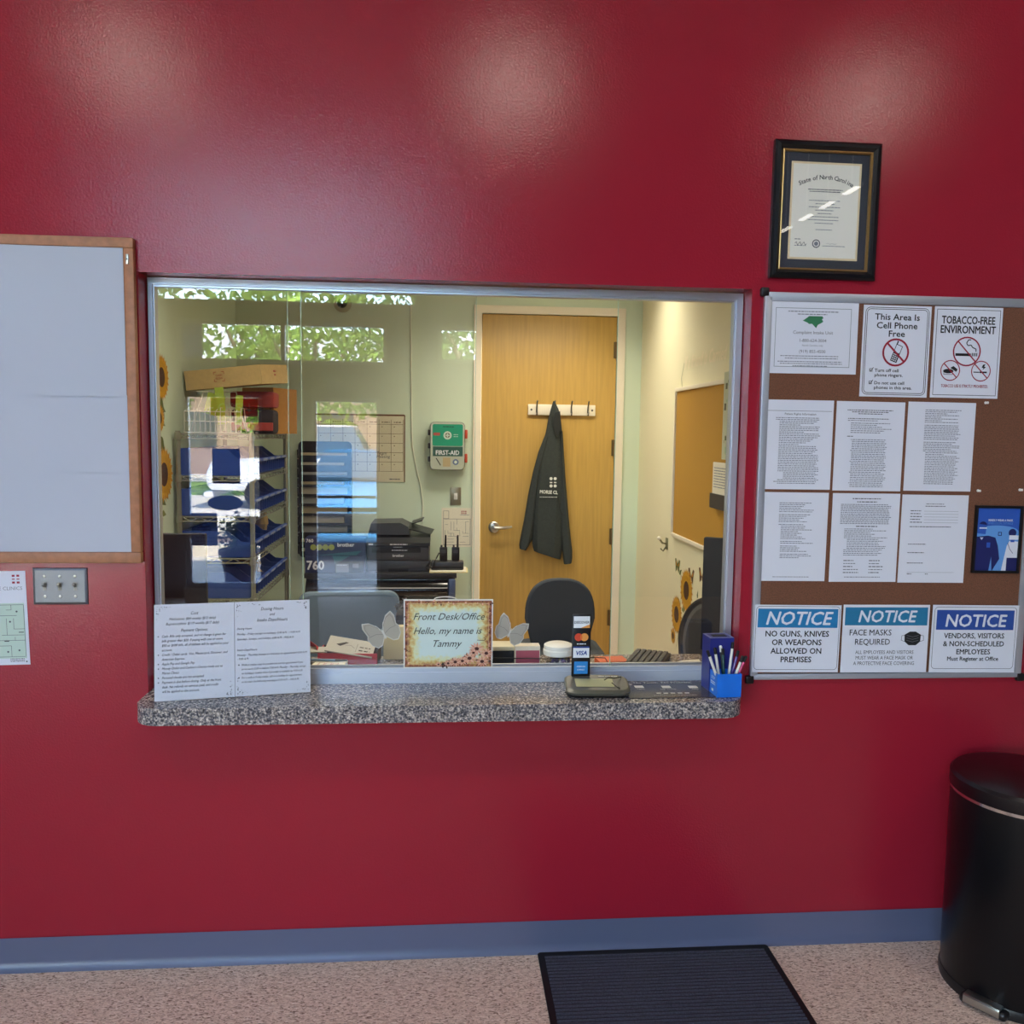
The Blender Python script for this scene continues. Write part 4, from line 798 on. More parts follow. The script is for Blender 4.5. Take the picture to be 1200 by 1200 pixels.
# ------------------------------------------------------------------ inner desk, monitors, chairs
t = thing('reception_desk', 'long grey desk running below the inner side of the window', 'desk', up(0, .68, 0)); lam = pm('grey_laminate', '7a7874', .5)
MB().rbox(-1.34, 1.345, -.26, .06, .715, .744, lam, .004).obj('desktop', t)
for x in (-1.3, 0, 1.3): MB().box(x-.02, x+.02, -.25, .04, 0, .7145, lam).obj('side_panel', t)
def monitor(M, w_, h_, zc, lab):
    t = thing('computer_monitor', lab, 'monitor', M)
    MB().rbox(-w_/2, w_/2, -.012, .018, zc-h_/2, zc+h_/2, black_mt, .006).obj('screen_housing', t)
    MB().box(-w_/2+.012, w_/2-.012, .0183, .019, zc-h_/2+.014, zc+h_/2-.012, black_gl).obj('display', t)
    MB().rbox(-.03, .03, -.04, -.013, .012, zc, black_pl, .005).obj('stand', t); MB().rbox(-.11, .11, -.1, .07, 0, .012, black_pl, .005).obj('foot', t)
monitor(up(-1.085, .52, .7445, .03), .5, .32, .375, 'black monitor seen from behind at the left end of the inner desk')
monitor(up(1.185, .60, .7445, -.55), .36, .45, .285, 'black upright monitor seen from behind at the right end of the inner desk')
def chair(M, back, fab, lab, seatz=.5):
    t = thing('office_chair', lab, 'office chair', M)
    back(fab).obj('backrest', t)
    mb = MB(); mb.loft([[(x, y, z) for x, y in rrect(-.23+i, .23-i, -.22+i, .22-i, .09, 4)] for z, i in ((seatz-.07, .02), (seatz-.04, 0), (seatz-.01, .0), (seatz, .03))], fab); mb.obj('seat', t)
    MB().tube([(0, .18, seatz-.06), (0, .25, seatz-.04), (0, .262, seatz+.05), (0, .245, seatz+.12)], .018, black_pl).obj('back_support', t)
    MB().tube([(0, 0, .09), (0, 0, seatz-.07)], .028, black_pl).obj('gas_column', t)
    mb = MB()
    for k in range(5): a = k*2*PI/5+1.68; mb.tube([(0, 0, .1), (.28*math.cos(a), .28*math.sin(a), .075)], [.024, .014], black_pl)
    mb.obj('star_base', t)
    for k in range(5): a = k*2*PI/5+1.68; mb = MB(); mb.M = Matrix.Translation((.28*math.cos(a), .28*math.sin(a), .031)) @ Matrix.Rotation(PI/2, 4, 'X'); mb.lathe([(0, -.018), (.028, -.018), (.03, 0), (.028, .018), (0, .018)], black_pl, n=14); mb.obj('caster', t)
    return t
def backshape(prof, y0, th, lean=0, n=24):
    def f(fab):
        mb = MB(); rings = []
        for dy, sc in ((0, .93), (.006, .985), (th*.5, 1.0), (th-.006, .985), (th, .93)):
            rings.append([(x*sc, y0+dy+abs(x)**2*.25*-1+lean*(z-.6), .72+(z-.72)*sc) for x, z in prof])
        return mb.loft(rings, fab, smooth=True)
    return f
def arch(w0, w1, z0, z1, p=2.6, n=20):
    pts = [(-w0, z0), (w0, z0)]
    for i in range(n+1):
        a = PI*i/n; c, s = math.cos(a), math.sin(a)
        pts.append((w1*math.copysign(abs(c)**(2/p), c), z0+(z1-z0)*(.45+.55*abs(s)**(2/p))))
    return pts
slatefab = pm('slate_upholstery', '3b4148', .8, noise=.05, nscale=300); bluegrey = pm('blue_grey_upholstery', '647784', .8, noise=.03, nscale=60); meshfab = pm('dark_mesh', '45433c', .7, noise=.3, nscale=400)
chair(up(.655, 2.05, 0), backshape(arch(.15, .195, .46, .86), -.02, .05), slatefab, 'dark slate office chair with rounded backrest in front of the maple door', .48)
chair(up(-.43, 1.45, 0, .08), backshape(rrect(-.235, .235, .50, .90, .05, 6)[::1], -.02, .06), bluegrey, 'blue-grey office chair with wide square back behind the red carton', .48)
t = chair(up(1.05, 1.06, 0, -1.15), backshape(arch(.19, .21, .50, .93, 2.0), .17, .045), black_mt, 'black office chair with oval mesh panel behind the right monitor', .48)
mb = MB(); pr = arch(.11, .13, .54, .88, 2.0); mb.add([(x, .148-x*x*.25, z) for x, z in pr], [list(range(len(pr)))], meshfab); pr2 = arch(.13, .155, .52, .90, 2.0); mb.add([(x, .155-x*x*.25, z) for x, z in pr2], [list(range(len(pr2)))], pm('grey_piping', '6a675e', .6)); mb.obj('mesh_panel', t)

# ------------------------------------------------------------------ back wall of the office
def backM(px, py, y=OY): p = at(px, py, 1, y); return front(p.x, OY, p.z), p
# coat rack with four hooks
a, b = at(619, 474, 1, OY-.02), at(697.5, 487, 1, OY-.02); zc = (a.z+b.z)/2; w_ = (b.x-a.x)/2; h_ = .036; xr = (a.x+b.x)/2
t = thing('coat_rack', 'white coat rack with four metal hooks screwed to the maple door', 'coat rack', front(xr, OY-.0025, zc))
MB().rbox(-w_, w_, -h_, h_, 0.0, .02, white_trim, .003).obj('rail', t)
hk = pm('hook_grey', '5f5d58', .35, metal=.8)
for px in (629, 649.5, 669.5, 689): 
    x = at(px, 480, 1, OY-.02).x-xr
    MB().tube([(x, -.03, .022), (x, -.034, .035), (x, -.022, .046), (x, -.012, .04)], .0045, hk).tube([(x, -.02, .022), (x, .02, .024), (x, .045, .04), (x, .058, .056)], [.006, .005, .005, .006], hk).obj('hook', t)
for x in (-w_+.022, w_-.022): mb = MB(); mb.M = Matrix.Translation((x, 0, .02)); mb.lathe([(0, 0), (.007, 0), (.006, .002), (0, .003)], hk, n=12); mb.obj('screw', t)
# hoodie on the second hook
hx = at(650, 480, 1, OY-.06); fabric = pm('dark_green_grey_fleece', '343a39', .95, noise=.08, nscale=60)
y0h = OY-.062; P = lambda px, py: at(px, py, 1, y0h)
o_ = P(650, 470); t = thing('hoodie', 'dark grey hooded sweatshirt with white logo hanging from the coat rack', 'hoodie', front(o_.x, y0h, o_.z))
def lp(px, py): p = P(px, py); return (p.x-o_.x, p.z-o_.z)
def fring(pl, pr, d, n=16, wob=0, skew=0):
    (xa, za), (xb, zb) = lp(*pl), lp(*pr); r_ = []
    for k in range(n):
        a = 2*PI*k/n; u = (1+math.cos(a))/2; r_.append((xa+(xb-xa)*u, za+(zb-za)*u, -.012+d*math.sin(a)*(1+wob*math.sin(5*a+skew)))) 
    return r_
mb = MB(); S = [((648.5, 470), (650.5, 470), .008), ((645.5, 480), (655, 480), .022), ((642.5, 492), (657.5, 492), .03), ((640, 506), (659, 506), .034), ((636, 520), (660, 520), .036), ((632, 540), (661, 540), .04), ((628, 565), (662, 565), .042), ((625.5, 590), (662, 590), .043), ((624.5, 615), (661.5, 615), .043), ((624, 634), (660, 636), .042), ((624.5, 641), (659, 645), .042), ((626, 646), (657, 656), .036)]
mb.loft([fring(l_, r_, d, wob=.22 if i > 3 else .08, skew=i*.25) for i, (l_, r_, d) in enumerate(S)], fabric); hbody = mb.obj('body', t)
for side, pts in ((0, [((638, 512), (644, 512)), ((631, 530), (641, 530)), ((625, 552), (634, 552)), ((619, 580), (630, 580)), ((614, 610), (627, 610)), ((609.5, 632), (624, 632)), ((608.5, 638), (622, 636)), ((609, 643), (617, 645))]), (1, [((655, 505), (659.5, 505)), ((656, 530), (661, 530)), ((656, 560), (663, 560)), ((656, 590), (665.5, 590)), ((657, 620), (668, 620)), ((659, 645), (671, 646)), ((660, 654), (671, 654)), ((661, 661), (670, 660))])):
    mb = MB(); mb.loft([fring(a, b, .03+.001*i, wob=.15, skew=i*.4) for i, (a, b) in enumerate(pts)], fabric); mb.obj('sleeve', t)
mb = MB(); mb.loft([fring((647.5, 476), (652, 476), .028), fring((645.5, 486), (656, 486), .045), fring((644.5, 496), (658, 497), .05), fring((646.5, 505), (657, 507), .046), fring((649, 515), (654, 515), .03)], fabric); hhood = mb.obj('hood', t)
mb = MB(); ins = pm('fleece_lining', '26292a', .95); q = [lp(*p) for p in ((649, 484), (655.5, 482), (656.5, 498), (653, 512), (649.5, 508), (648, 494))]; mb.add([(x, z, .040) for x, z in q][::-1], [list(range(6))], ins); mb.obj('hood_opening', hhood)
mb = MB(); lw = pm('white_screen_print', 'd9dcd8', .7); zl = .044
for i, py in enumerate((560.5, 565, 569)):
    for px in (644.8, 649.6):
        x, y = lp(px, py)
        if i == 1: mb.quad(x-.0085, x+.0085, y-.004, y+.004, zl, lw)
        else: mb.disc(x, y, .0105, zl, lw, 12)
x, y = lp(642, 578); mb.text('MORSE CL', x, y, .032, lw, zl, bold=.03, rot=-.04, sx=.82); x, y = lp(642, 583); mb.words(x-.06, x+.06, y+.004, .004, lw, zl, .97); mb.obj('chest_logo', hbody)
x, y = lp(657, 600); MB().tube([(*lp(653.5, 582), .036), (*lp(655, 596), .04), (*lp(658, 603), .04), (*lp(661, 603), .034)], .0025, ins, 6).obj('pocket_seam', hbody)
# first aid box
a, b = at(501.5, 494, 1, OY-.05), at(547, 551, 1, OY-.05); w_, h_ = (b.x-a.x)/2, (a.z-b.z)/2
t = thing('first_aid_box', 'green and clear first aid box with orange latches on the back wall', 'first aid kit', front((a.x+b.x)/2, OY, (a.z+b.z)/2))
mb = MB(); mb.prism(rrect(-w_*.9, w_*.9, -h_, h_, .03), .001, .05, pm('smoke_plastic', '8d9489', .4)); mb.obj('case', t)
mb = MB(); mb.prism(rrect(-w_*.86, w_*.86, -h_*.97, h_*.97, .028), .0505, .085, pm('pale_clear_plastic', 'b9bfae', .25)); flid = mb.obj('lid', t)
mb = MB(); teal = pm('first_aid_green', '1c9a78', .5); Zq = .0856; mb.prism(rrect(-w_*.76, w_*.78, 0, h_*.9, .012), .0852, Zq, teal)
lt = pm('label_pale', 'cfe0d2', .5); mb.ring(0, h_*.44, .017, .027, Zq+.0005, lt); mb.disc(0, h_*.44, .0165, Zq+.0004, pm('label_brown', '7d6a5a', .5)); mb.quad(-.004, .004, h_*.44-.013, h_*.44+.013, Zq+.0008, lt); mb.quad(-.013, .013, h_*.44-.004, h_*.44+.004, Zq+.0008, lt)
mb.quad(-w_*.72, -w_*.38, h_*.43, h_*.55, Zq+.0004, pm('label_red', 'b0554a', .6)); mb.words(-.03, .045, h_*.78, .005, ink, Zq+.0004); mb.words(.04, .07, h_*.46, .004, lt, Zq+.0004); mb.words(.04, .07, h_*.38, .004, lt, Zq+.0004)
mb.quad(-w_*.74, w_*.78, -h_*.42, -.004, Zq-.0002, pm('label_dark_teal', '2c5a50', .5)); mb.text('FIRST-AID', .0, -h_*.36, .042, wh, Zq+.0004, sx=.86, bold=.02)
mb.quad(-.03, .02, -h_*.85, -h_*.48, Zq-.0002, pm('bandage_tan', 'b6a47c', .7)); mb.disc(.055, -h_*.66, .02, Zq-.0002, pm('tape_blue', '5c6f96', .6)); mb.disc(.055, -h_*.66, .01, Zq, lt); mb.line((-.075, -h_*.5), (-.045, -h_*.8), .006, Zq-.0002, ink)
mb.obj('printed_insert', flid)
for y in (h_*.5, -h_*.5): MB().rbox(w_*.88, w_*1.02, y-.03, y+.03, .03, .075, pm('latch_orange', 'c24a30', .45), .005).obj('latch', t)
for y in (h_*.55, 0, -h_*.55): MB().rbox(-w_*1.0, -w_*.87, y-.018, y+.018, .03, .07, charcoal, .004).obj('hinge', t)
# office light switch
M, p = backM(534, 581.5); t = thing('switch_plate', 'brass-toned single light switch beside the maple door', 'light switch', M)
MB().rbox(-.037, .037, -.06, .06, .0005, .006, pm('brushed_brass_plate', 'a29a80', .35, metal=.7), .003).obj('cover_plate', t); MB().box(-.012, .012, -.022, .022, .006, .007, white_pl).rbox(-.005, .005, -.004, .014, .007, .018, white_pl, .001).obj('toggle', t)
# calendar
a, b = at(434.5, 486, 1, OY), at(474, 565, 1, OY); w_, h_ = .2935, (a.z-b.z)/2; cxk = b.x-w_
t = thing('wall_calendar', 'cream monthly calendar sheet with dark bound edges on the back wall', 'calendar', front(cxk, OY, (a.z+b.z)/2))
mb = MB(); cal = pm('calendar_paper', 'd6d0b2', .8); cl_ = pm('calendar_line', '6d5d48', .7); mb.box(-w_, w_, -h_, h_, .001, .004, cal); Zl = .0045
for i in range(8): mb.line((-w_+.02+i*(2*w_-.03)/7, h_*.86), (-w_+.02+i*(2*w_-.03)/7, -h_*.68), .0025, Zl, cl_)
for i in range(6): mb.line((-w_+.02, h_*.72-i*h_*.28), (w_-.01, h_*.72-i*h_*.28), .0025, Zl, cl_)
for i in range(7):
    mb.words(-w_+.03+i*.081, -w_+.085+i*.081, h_*.77, .006, cl_, Zl)
    for j in range(5): mb.quad(-w_+.03+i*.081, -w_+.036+i*.081, h_*.63-j*h_*.28, h_*.66-j*h_*.28, Zl, cl_)
mb.text('Team', .14, -h_*.18, .03, dgrey_ink, Zl, shear=.2); mb.text('Meeting', .15, -h_*.28, .028, dgrey_ink, Zl, shear=.2); mb.words(w_-.1, w_-.02, -h_*.93, .007, dgrey_ink, Zl); mb.obj('page', t)
mb = MB(); mb.box(-w_, w_, h_-.006, h_+.004, .004, .006, pm('brown_binding', '6e4a30', .6)); mb.box(w_-.003, w_+.004, -h_, h_, .0042, .006, MATS['brown_binding']); mb.obj('binding', t)
# plan by the door
a, b = at(517.5, 595, 1, OY), at(553, 641, 1, OY); w_, h_ = (b.x-a.x)/2, (a.z-b.z)/2; mb = MB(); mb.box(-w_, w_, -h_, h_, .0005, .002, paper_w); Zl = .0025
for i in range(3):
    for j in range(2): mb.quad(.03+i*.013, .038+i*.013, h_-.028-j*.013, h_-.02-j*.013, Zl, no_red)
mb.words(.02, .09, h_-.05, .004, grey_ink, Zl); mb.frame2(-w_+.012, w_-.012, -h_+.014, h_-.075, .0022, Zl, dgrey_ink)
rn = random.Random(12)
for i in range(34):
    x = round(rn.uniform(-w_+.015, w_-.04)/.02)*.02; y = round(rn.uniform(-h_+.02, h_-.1)/.02)*.02; L_ = rn.choice((.02, .04))
    if rn.random() < .5: mb.line((x, y), (min(x+L_, w_-.012), y), .0018, Zl, dgrey_ink)
    else: mb.line((x, y), (x, min(y+L_, h_-.075)), .0018, Zl, dgrey_ink)
mb.frame2(-w_+.012, -w_+.05, h_-.075, h_-.02, .0022, Zl, dgrey_ink)
mb.obj('evacuation_plan', M=front((a.x+b.x)/2, OY, (a.z+b.z)/2), label='cream floor plan sheet on the back wall beside the maple door', cat='notice')
# dome camera and cable
p = at(401, 355, 1, OY-.03); t = thing('dome_camera', 'small dark dome camera high on the back wall', 'security camera', front(p.x, OY, p.z))
MB().lathe([(0, .001), (.058, .001), (.058, .02), (.045, .032), (.038, .034), (0, .034)], pm('camera_beige', 'a8a88c', .5), n=28).obj('housing', t); MB().ball(0, 0, .036, .034, black_gl, n=20).obj('dome', t); MB().ball(.008, .008, .066, .008, pm('lens_grey', '4a4c50', .1)).obj('lens', t)
pts = [at(*q, 1, OY-.004) for q in ((481, 328), (481.5, 400), (482, 470), (483, 520), (487, 545), (493, 570), (495.5, 590), (495, 612))]; pts = [pts[0]]+[v.lerp(pts[i+1], k/3) for i, v in enumerate(pts[:-1]) for k in (1, 2, 3)]
MB().tube(pts, .0045, pm('cream_cable', 'd9dcc6', .5), 6).obj('wall_cable', label='thin cream cable running down the back wall to the printer', cat='cable')
# wall file organizer
a, b = at(348, 517, 1, OY-.06), at(412, 665, 1, OY-.06); w_ = (b.x-a.x)/2; zt, zb = a.z, .80; h_ = (zt-zb)
t = thing('wall_file', 'tall black wall file with ten pockets on the back wall left of the calendar', 'file organizer', front((a.x+b.x)/2, OY, zb))
MB().prism(rrect(-w_, w_, 0, h_, .03), .001, .012, black_pl).obj('back_panel', t)
n = 11; Mo = t.matrix_world.copy()
for i in range(n):
    y = h_*(.04+.9*i/n); mb = MB(); mb.box(-w_+.006, w_-.006, y, y+.004, .012, .065, black_pl); mb.box(-w_+.006, w_-.006, y+.004, y+h_/n*.26, .061, .065, black_mt); mb.box(-w_, -w_+.006, y, y+h_/n*.8, .012, .065, black_pl); mb.box(w_-.006, w_, y, y+h_/n*.8, .012, .065, black_pl); mb.obj('pocket', t)
    fm = pm(('file_cream', 'file_buff', 'file_grey')[i % 3], ('cfc8b0', 'c4b690', 'b4b6ae')[i % 3], .8)
    hi = .86 if i in (2, 3, 4, 5, 6) else .5
    MB().box(-w_+.022, w_-.03-.02*(i % 2), y+.0045, y+h_/n*hi, .02+.003*(i % 3), .045, fm).obj('file_folder', M=Mo.copy(), label='%s folder in the black wall file, pocket %s from the top' % (('cream', 'buff', 'grey')[i % 3], ('eleventh', 'tenth', 'ninth', 'eighth', 'seventh', 'sixth', 'fifth', 'fourth', 'third', 'second', 'first')[i]), cat='folder', group='folders in the wall file')

# black credenza with printer, toner boxes, radios
czt = .795; t = thing('credenza', 'long black credenza with glossy rounded drawer edge below the printer', 'cabinet', up(-.36, 2.80, 0))
MB().rbox(-.46, .455, -.2, .3, czt-.03, czt, black_mt, .004).obj('top', t); MB().box(-.45, .445, -.18, .29, .02, czt-.0305, black_mt).obj('body', t)
mb = MB(); mb.loft([[(x, -.182-.05*math.sin(k*PI/8), czt-.045-.12*k/8) for k in range(9)]+[(x, -.181, czt-.17), (x, -.181, czt-.04)] for x in (-.45, .40)], black_gl, smooth=True); mb.obj('drawer_front', t)
MB().rbox(.405, .448, -.215, -.1805, czt-.17, czt-.034, pm('end_blue_reflection', '4b5a7a', .35), .01).obj('end_panel', t, label='end panel coloured with a painted blue reflection')  # blue reflection on the black end, put into the panel's colour
MB().box(-.44, .44, -.186, -.1805, .05, .60, charcoal).obj('lower_front', t)
pa = at(430, 670, 1, 2.66); pb_ = at(503, 670, 1, 2.66); pxc = (pa.x+pb_.x)/2; pw2 = (pb_.x-pa.x)/2
t = thing('printer', 'dark grey multifunction laser printer on the black credenza', 'printer', up(pxc, 2.87, czt+.0005))
pg = pm('printer_dark_grey', '3f4145', .45); pg2 = pm('printer_panel', '2a2b2e', .35)
zf = lambda py: at(470, py, 1, 2.66).z-czt
Hb = zf(640); Hm = zf(625)
ptray = MB().rbox(-pw2, pw2, -.2, .19, 0, Hb*.42, pg, .006).obj('paper_tray', t); pbody = MB().rbox(-pw2, pw2, -.205, .19, Hb*.43, Hb, pg, .01).obj('main_body', t)
mb = MB(); mb.box(-pw2*.85, pw2*.72, -.2065, -.205, Hb*.74, Hb*.96, black_pl); mb.obj('output_slot', pbody)
mb = MB(); mb.box(-.06, .06, -.2015, -.2, 0, Hb*.12, black_pl); mb.obj('tray_grip', ptray)
mb = MB(); mb.loft([[(x, -.215, Hb+.001), (x, .18, Hb+.001), (x, .18, Hb+.06), (x, -.15, Hb+.045), (x, -.215, Hb+.02)] for x in (-pw2-.004, pw2+.004)], pg2, smooth=False); mb.obj('control_panel', t)
mb = MB(); mb.M = frM(0, -.2165, Hb+.008, (1, 0, 0), (0, 0, 1), (0, -1, 0)); mb.quad(-pw2*.95, -pw2*.8, -.002, .008, .0005, wh); mb.words(-.05, .06, .0, .005, wh, .0005); mb.M = frM(0, -.2055, Hb*.58, (1, 0, 0), (0, 0, 1), (0, -1, 0)); mb.text('brother', .0, 0, .022, wh, .0005, bold=.02); mb.M = frM(0, -.207, Hb*.82, (1, 0, 0), (0, 0, 1), (0, -1, 0)); mb.words(-.04, .06, .0, .004, wh, .0005); mb.words(-.03, .03, .02, .003, wh, .0005); mb.obj('lettering', pbody)
mb = MB(); mb.loft([[(-pw2*1.0, y, Hb+.061), (pw2*.35, y, Hb+.061), (pw2*.30, y, Hb+.11), (pw2*.05, y, Hb+.135), (-pw2*.9, y, Hb+.13)] for y in (-.14, .16)], pg, smooth=False); mb.obj('scanner_lid', t)
MB().add([(pw2*.2, -.1, Hb+.10), (pw2*1.02, -.12, Hb+.065), (pw2*1.15, .1, Hb+.07), (pw2*.2, .12, Hb+.12), (pw2*.2, -.1, Hb+.092), (pw2*1.05, -.12, Hb+.062), (pw2*1.1, .1, Hb+.063), (pw2*.2, .12, Hb+.112)], [(0, 1, 2, 3), (7, 6, 5, 4), (0, 4, 5, 1), (1, 5, 6, 2), (2, 6, 7, 3), (3, 7, 4, 0)], black_pl).obj('output_flap', t)
MB().add([(pw2*.4, -.02, Hb+.12), (pw2*.75, -.06, Hb+.145), (pw2*.8, .1, Hb+.15), (pw2*.4, .12, Hb+.125), (pw2*.4, -.02, Hb+.112), (pw2*.75, -.06, Hb+.138), (pw2*.8, .1, Hb+.143), (pw2*.4, .12, Hb+.118)], [(0, 1, 2, 3), (7, 6, 5, 4), (0, 4, 5, 1), (1, 5, 6, 2), (2, 6, 7, 3), (3, 7, 4, 0)], pg2).obj('document_tray', t)
# toner cartons
a, b = at(357, 630, 1, 2.62), at(428, 668, 1, 2.62); w_ = (b.x-a.x)/2; hb = .105
def toner(zb, lab, big):
    t = thing('toner_carton', lab, 'box', up((a.x+b.x)/2, 2.70, zb))
    tcart = MB().box(-w_, w_-.0, -.075, .075, 0, hb-.001, pm('toner_navy', '1b2450', .5)).obj('carton', t)
    mb = MB(); mb.M = frM(0, -.0755, 0, (1, 0, 0), (0, 0, 1), (0, -1, 0))
    if big: mb.text('760', -w_+.008, .02, .075, wh, .0006, 'LEFT', bold=.03, sx=.95); mb.quad(w_*.0, w_*.95, 0, .07, .0004, ink); mb.quad(w_*.02, w_*.45, .002, .055, .0008, pm('toner_grey', '85868c', .6)); mb.words(w_*.05, w_*.4, .045, .004, wh, .0012); mb.quad(w_*.58, w_*.78, .03, .055, .0008, MATS['toner_grey']); mb.poly([(-w_*.1, .105-.002), (w_*.5, .103), (-w_*.0, .05)], .0004, pm('toner_teal', '2d6470', .5))
    else:
        mb.text('760', -w_+.006, .08, .03, wh, .0006, 'LEFT', bold=.03); mb.text('brother', w_*.35, .055, .032, wh, .0006, bold=.03)
        for i in range(4): mb.disc(-w_*.72+i*.036, .05, .018, .0006+.0002*i, pm('toner_lime', 'a3ad4a', .5))
        mb.poly([(-w_*.6, .002), (w_*.7, .002), (w_*.9, .03)], .0004, MATS['toner_teal'])
    mb.obj('printed_front', tcart)
toner(czt+.0005, 'navy toner carton with large white digits on the credenza left of the printer', True)
toner(czt+.0005+hb, 'navy toner carton with lime ovals stacked on top of the other toner carton', False)
# manila folder + radio charger + radios
mb = MB(); mb.box(-.115, .12, -.1, .1, 0, .004, pm('manila', 'dccb94', .8)); mb.box(-.11, .11, -.095, .095, .0042, .009, paper_w); mb.obj('manila_folder', M=up(.045, 2.72, czt+.0005, -.02), label='manila folder of papers lying at the right end of the credenza', cat='folder')
cxr = at(522, 660, 1, 2.76).x
t = thing('radio_charger', 'black charging dock standing on the manila folder', 'charger', up(cxr+.012, 2.715, czt+.0105))
MB().rbox(-.1, .1, -.05, .05, 0, .05, charcoal, .008).obj('dock', t)
MB().box(-.09, .09, -.051, -.0505, .01, .022, black_pl).obj('indicator_strip', t)
for k, dx in enumerate((-.025, .05)):
    r_ = thing('two_way_radio', ('black two-way radio with dangling cord in the left slot of the charging dock', 'black two-way radio in the right slot of the charging dock')[k], 'radio', up(cxr+.012+dx, 2.71, czt+.0625), 'radios in the charging dock')
    MB().rbox(-.024, .024, -.018, .018, 0, .085, black_pl, .006).obj('body', r_); MB().tube([(.012, 0, .085), (.013, 0, .16)], [.007, .005], black_pl).obj('antenna', r_); MB().tube([(-.012, 0, .085), (-.012, 0, .098)], .006, charcoal).obj('knob', r_); MB().box(-.016, .016, -.0186, -.018, .05, .07, charcoal).obj('speaker_grille', r_)
c0 = Vector((cxr-.02, 2.655, czt+.10)); pts = [c0, c0+Vector((-.02, -.01, .02)), c0+Vector((-.045, -.015, -.03)), c0+Vector((-.06, -.02, -.075)), c0+Vector((-.085, -.03, -.06)), c0+Vector((-.07, -.035, -.02)), c0+Vector((-.1, -.03, -.07)), c0+Vector((-.08, -.03, -.083))]
pts = [v.lerp(pts[i+1], k/3) for i, v in enumerate(pts[:-1]) for k in range(3)]+[pts[-1]]
MB().tube(pts, .004, black_pl, 6).obj('headset_cord', label='black coiled headset cord hanging from the left radio', cat='cable')

# ------------------------------------------------------------------ wire rack with blue bins (left wall)
RX0, RX1, RY0, RY1 = -1.315, -.955, 1.84, 2.78; tops = [at(250, py, 1, RY0).z for py in (508, 557.5, 605, 654, 702)]
rack = thing('wire_shelving', 'chrome wire shelving unit filled with blue bins against the left wall', 'shelving unit', up((RX0+RX1)/2, (RY0+RY1)/2, 0))
hx, hy = (RX1-RX0)/2, (RY1-RY0)/2; rm = pm('zinc_wire', '9a9c8e', .35, metal=.6)
for sx in (-1, 1):
    for sy in (-1, 1): MB().tube([(sx*hx, sy*hy, 0.001), (sx*hx, sy*hy, tops[0]+.012)], .0125, rm, 12).obj('post', rack)
for z in tops+[.25]:
    mb = MB(); zt = z-.004
    for sy in (-1, 1):
        for dz in (0, -.022): mb.tube([(-hx+.012, sy*hy, zt+dz), (hx-.012, sy*hy, zt+dz)], .0032, rm, 6)
        m_ = 8; pts = [(-hx+.014+(2*hx-.028)*i/m_, sy*hy, zt-(.022 if i % 2 else 0)) for i in range(m_+1)]; mb.tube(pts, .0022, rm, 5)
    for sx in (-1, 1):
        for dz in (0, -.022): mb.tube([(sx*hx, -hy+.012, zt+dz), (sx*hx, hy-.012, zt+dz)], .0032, rm, 6)
        m_ = 22; pts = [(sx*hx, -hy+.014+(2*hy-.028)*i/m_, zt-(.022 if i % 2 else 0)) for i in range(m_+1)]; mb.tube(pts, .0022, rm, 5)
    for i in range(18): y = -hy+.03+(2*hy-.06)*i/17; mb.tube([(-hx+.003, y, zt), (hx-.003, y, zt)], .0018, rm, 4)
    for sx in (-1, 1):
        for sy in (-1, 1): mb.M = Matrix.Translation((sx*hx, sy*hy, 0)); mb.lathe([(.0128, zt-.03), (.018, zt-.028), (.016, zt+.006), (.0128, zt+.008)], rm, n=12); mb.M = Matrix.Identity(4)
    mb.obj('wire_shelf', rack)
def binmesh(w_, d_, h_):
    mb = MB(); t_ = .004
    side = [(-d_/2, 0), (d_/2-.02, 0), (d_/2, h_*.55), (d_/2-.06, h_*.6), (d_/2-.13, h_), (-d_/2, h_)]
    for y0, y1 in ((-w_/2, -w_/2+t_), (w_/2-t_, w_/2)):
        n = len(side); v = [(x, y0, z) for x, z in side]+[(x, y1, z) for x, z in side]; mb.add(v, [list(range(n)), list(range(n, 2*n))[::-1]]+[(i, n+i, n+(i+1) % n, (i+1) % n) for i in range(n)], bin_blue)
    mb.box(-d_/2, d_/2-.02, -w_/2+t_, w_/2-t_, 0, t_, bin_blue); mb.box(-d_/2, -d_/2+t_, -w_/2+t_, w_/2-t_, t_, h_, bin_blue)
    mb.add([(d_/2-.02, -w_/2+t_, 0), (d_/2-.02, w_/2-t_, 0), (d_/2, w_/2-t_, h_*.55), (d_/2, -w_/2+t_, h_*.55), (d_/2-.024, -w_/2+t_, 0), (d_/2-.024, w_/2-t_, 0), (d_/2-.005, w_/2-t_, h_*.55), (d_/2-.005, -w_/2+t_, h_*.55)], [(0, 1, 2, 3), (7, 6, 5, 4), (3, 2, 6, 7)], bin_blue)
    mb.rbox(d_/2-.006, d_/2+.014, -w_/2, w_/2, h_*.50, h_*.62, bin_blue, .004, 1)
    for k in (-1, 0, 1): mb.box(d_/2-.012, d_/2-.002+.006, k*w_/3-.002, k*w_/3+.002, .01, h_*.5, bin_blue)
    mb.box(d_/2+.0142, d_/2+.0146, -w_*.3, w_*.3, h_*.52, h_*.61, pm('bin_label_grey', '8a94b0', .7)); return mb
proto = None; ord_ = ('second', 'third', 'fourth', 'fifth'); pos_ = ('nearest the window', 'second from the window', 'third from the window', 'fourth from the window', 'farthest from the window')
for lv in range(1, 5):
    for k in range(5):
        wv = .176; M = up((RX0+RX1)/2+.0, RY0+.02+wv/2+k*(wv+.005), tops[lv]+.0005)
        if proto is None: o = binmesh(wv, .355, .135).obj('storage_bin', M=M); proto = o
        else: o = proto.copy(); C.objects.link(o); o.matrix_world = M
        tag(o, 'blue plastic bin on the %s wire shelf from the top, %s' % (ord_[lv-1], pos_[k]), 'storage bin', 'blue bins on the wire shelving')
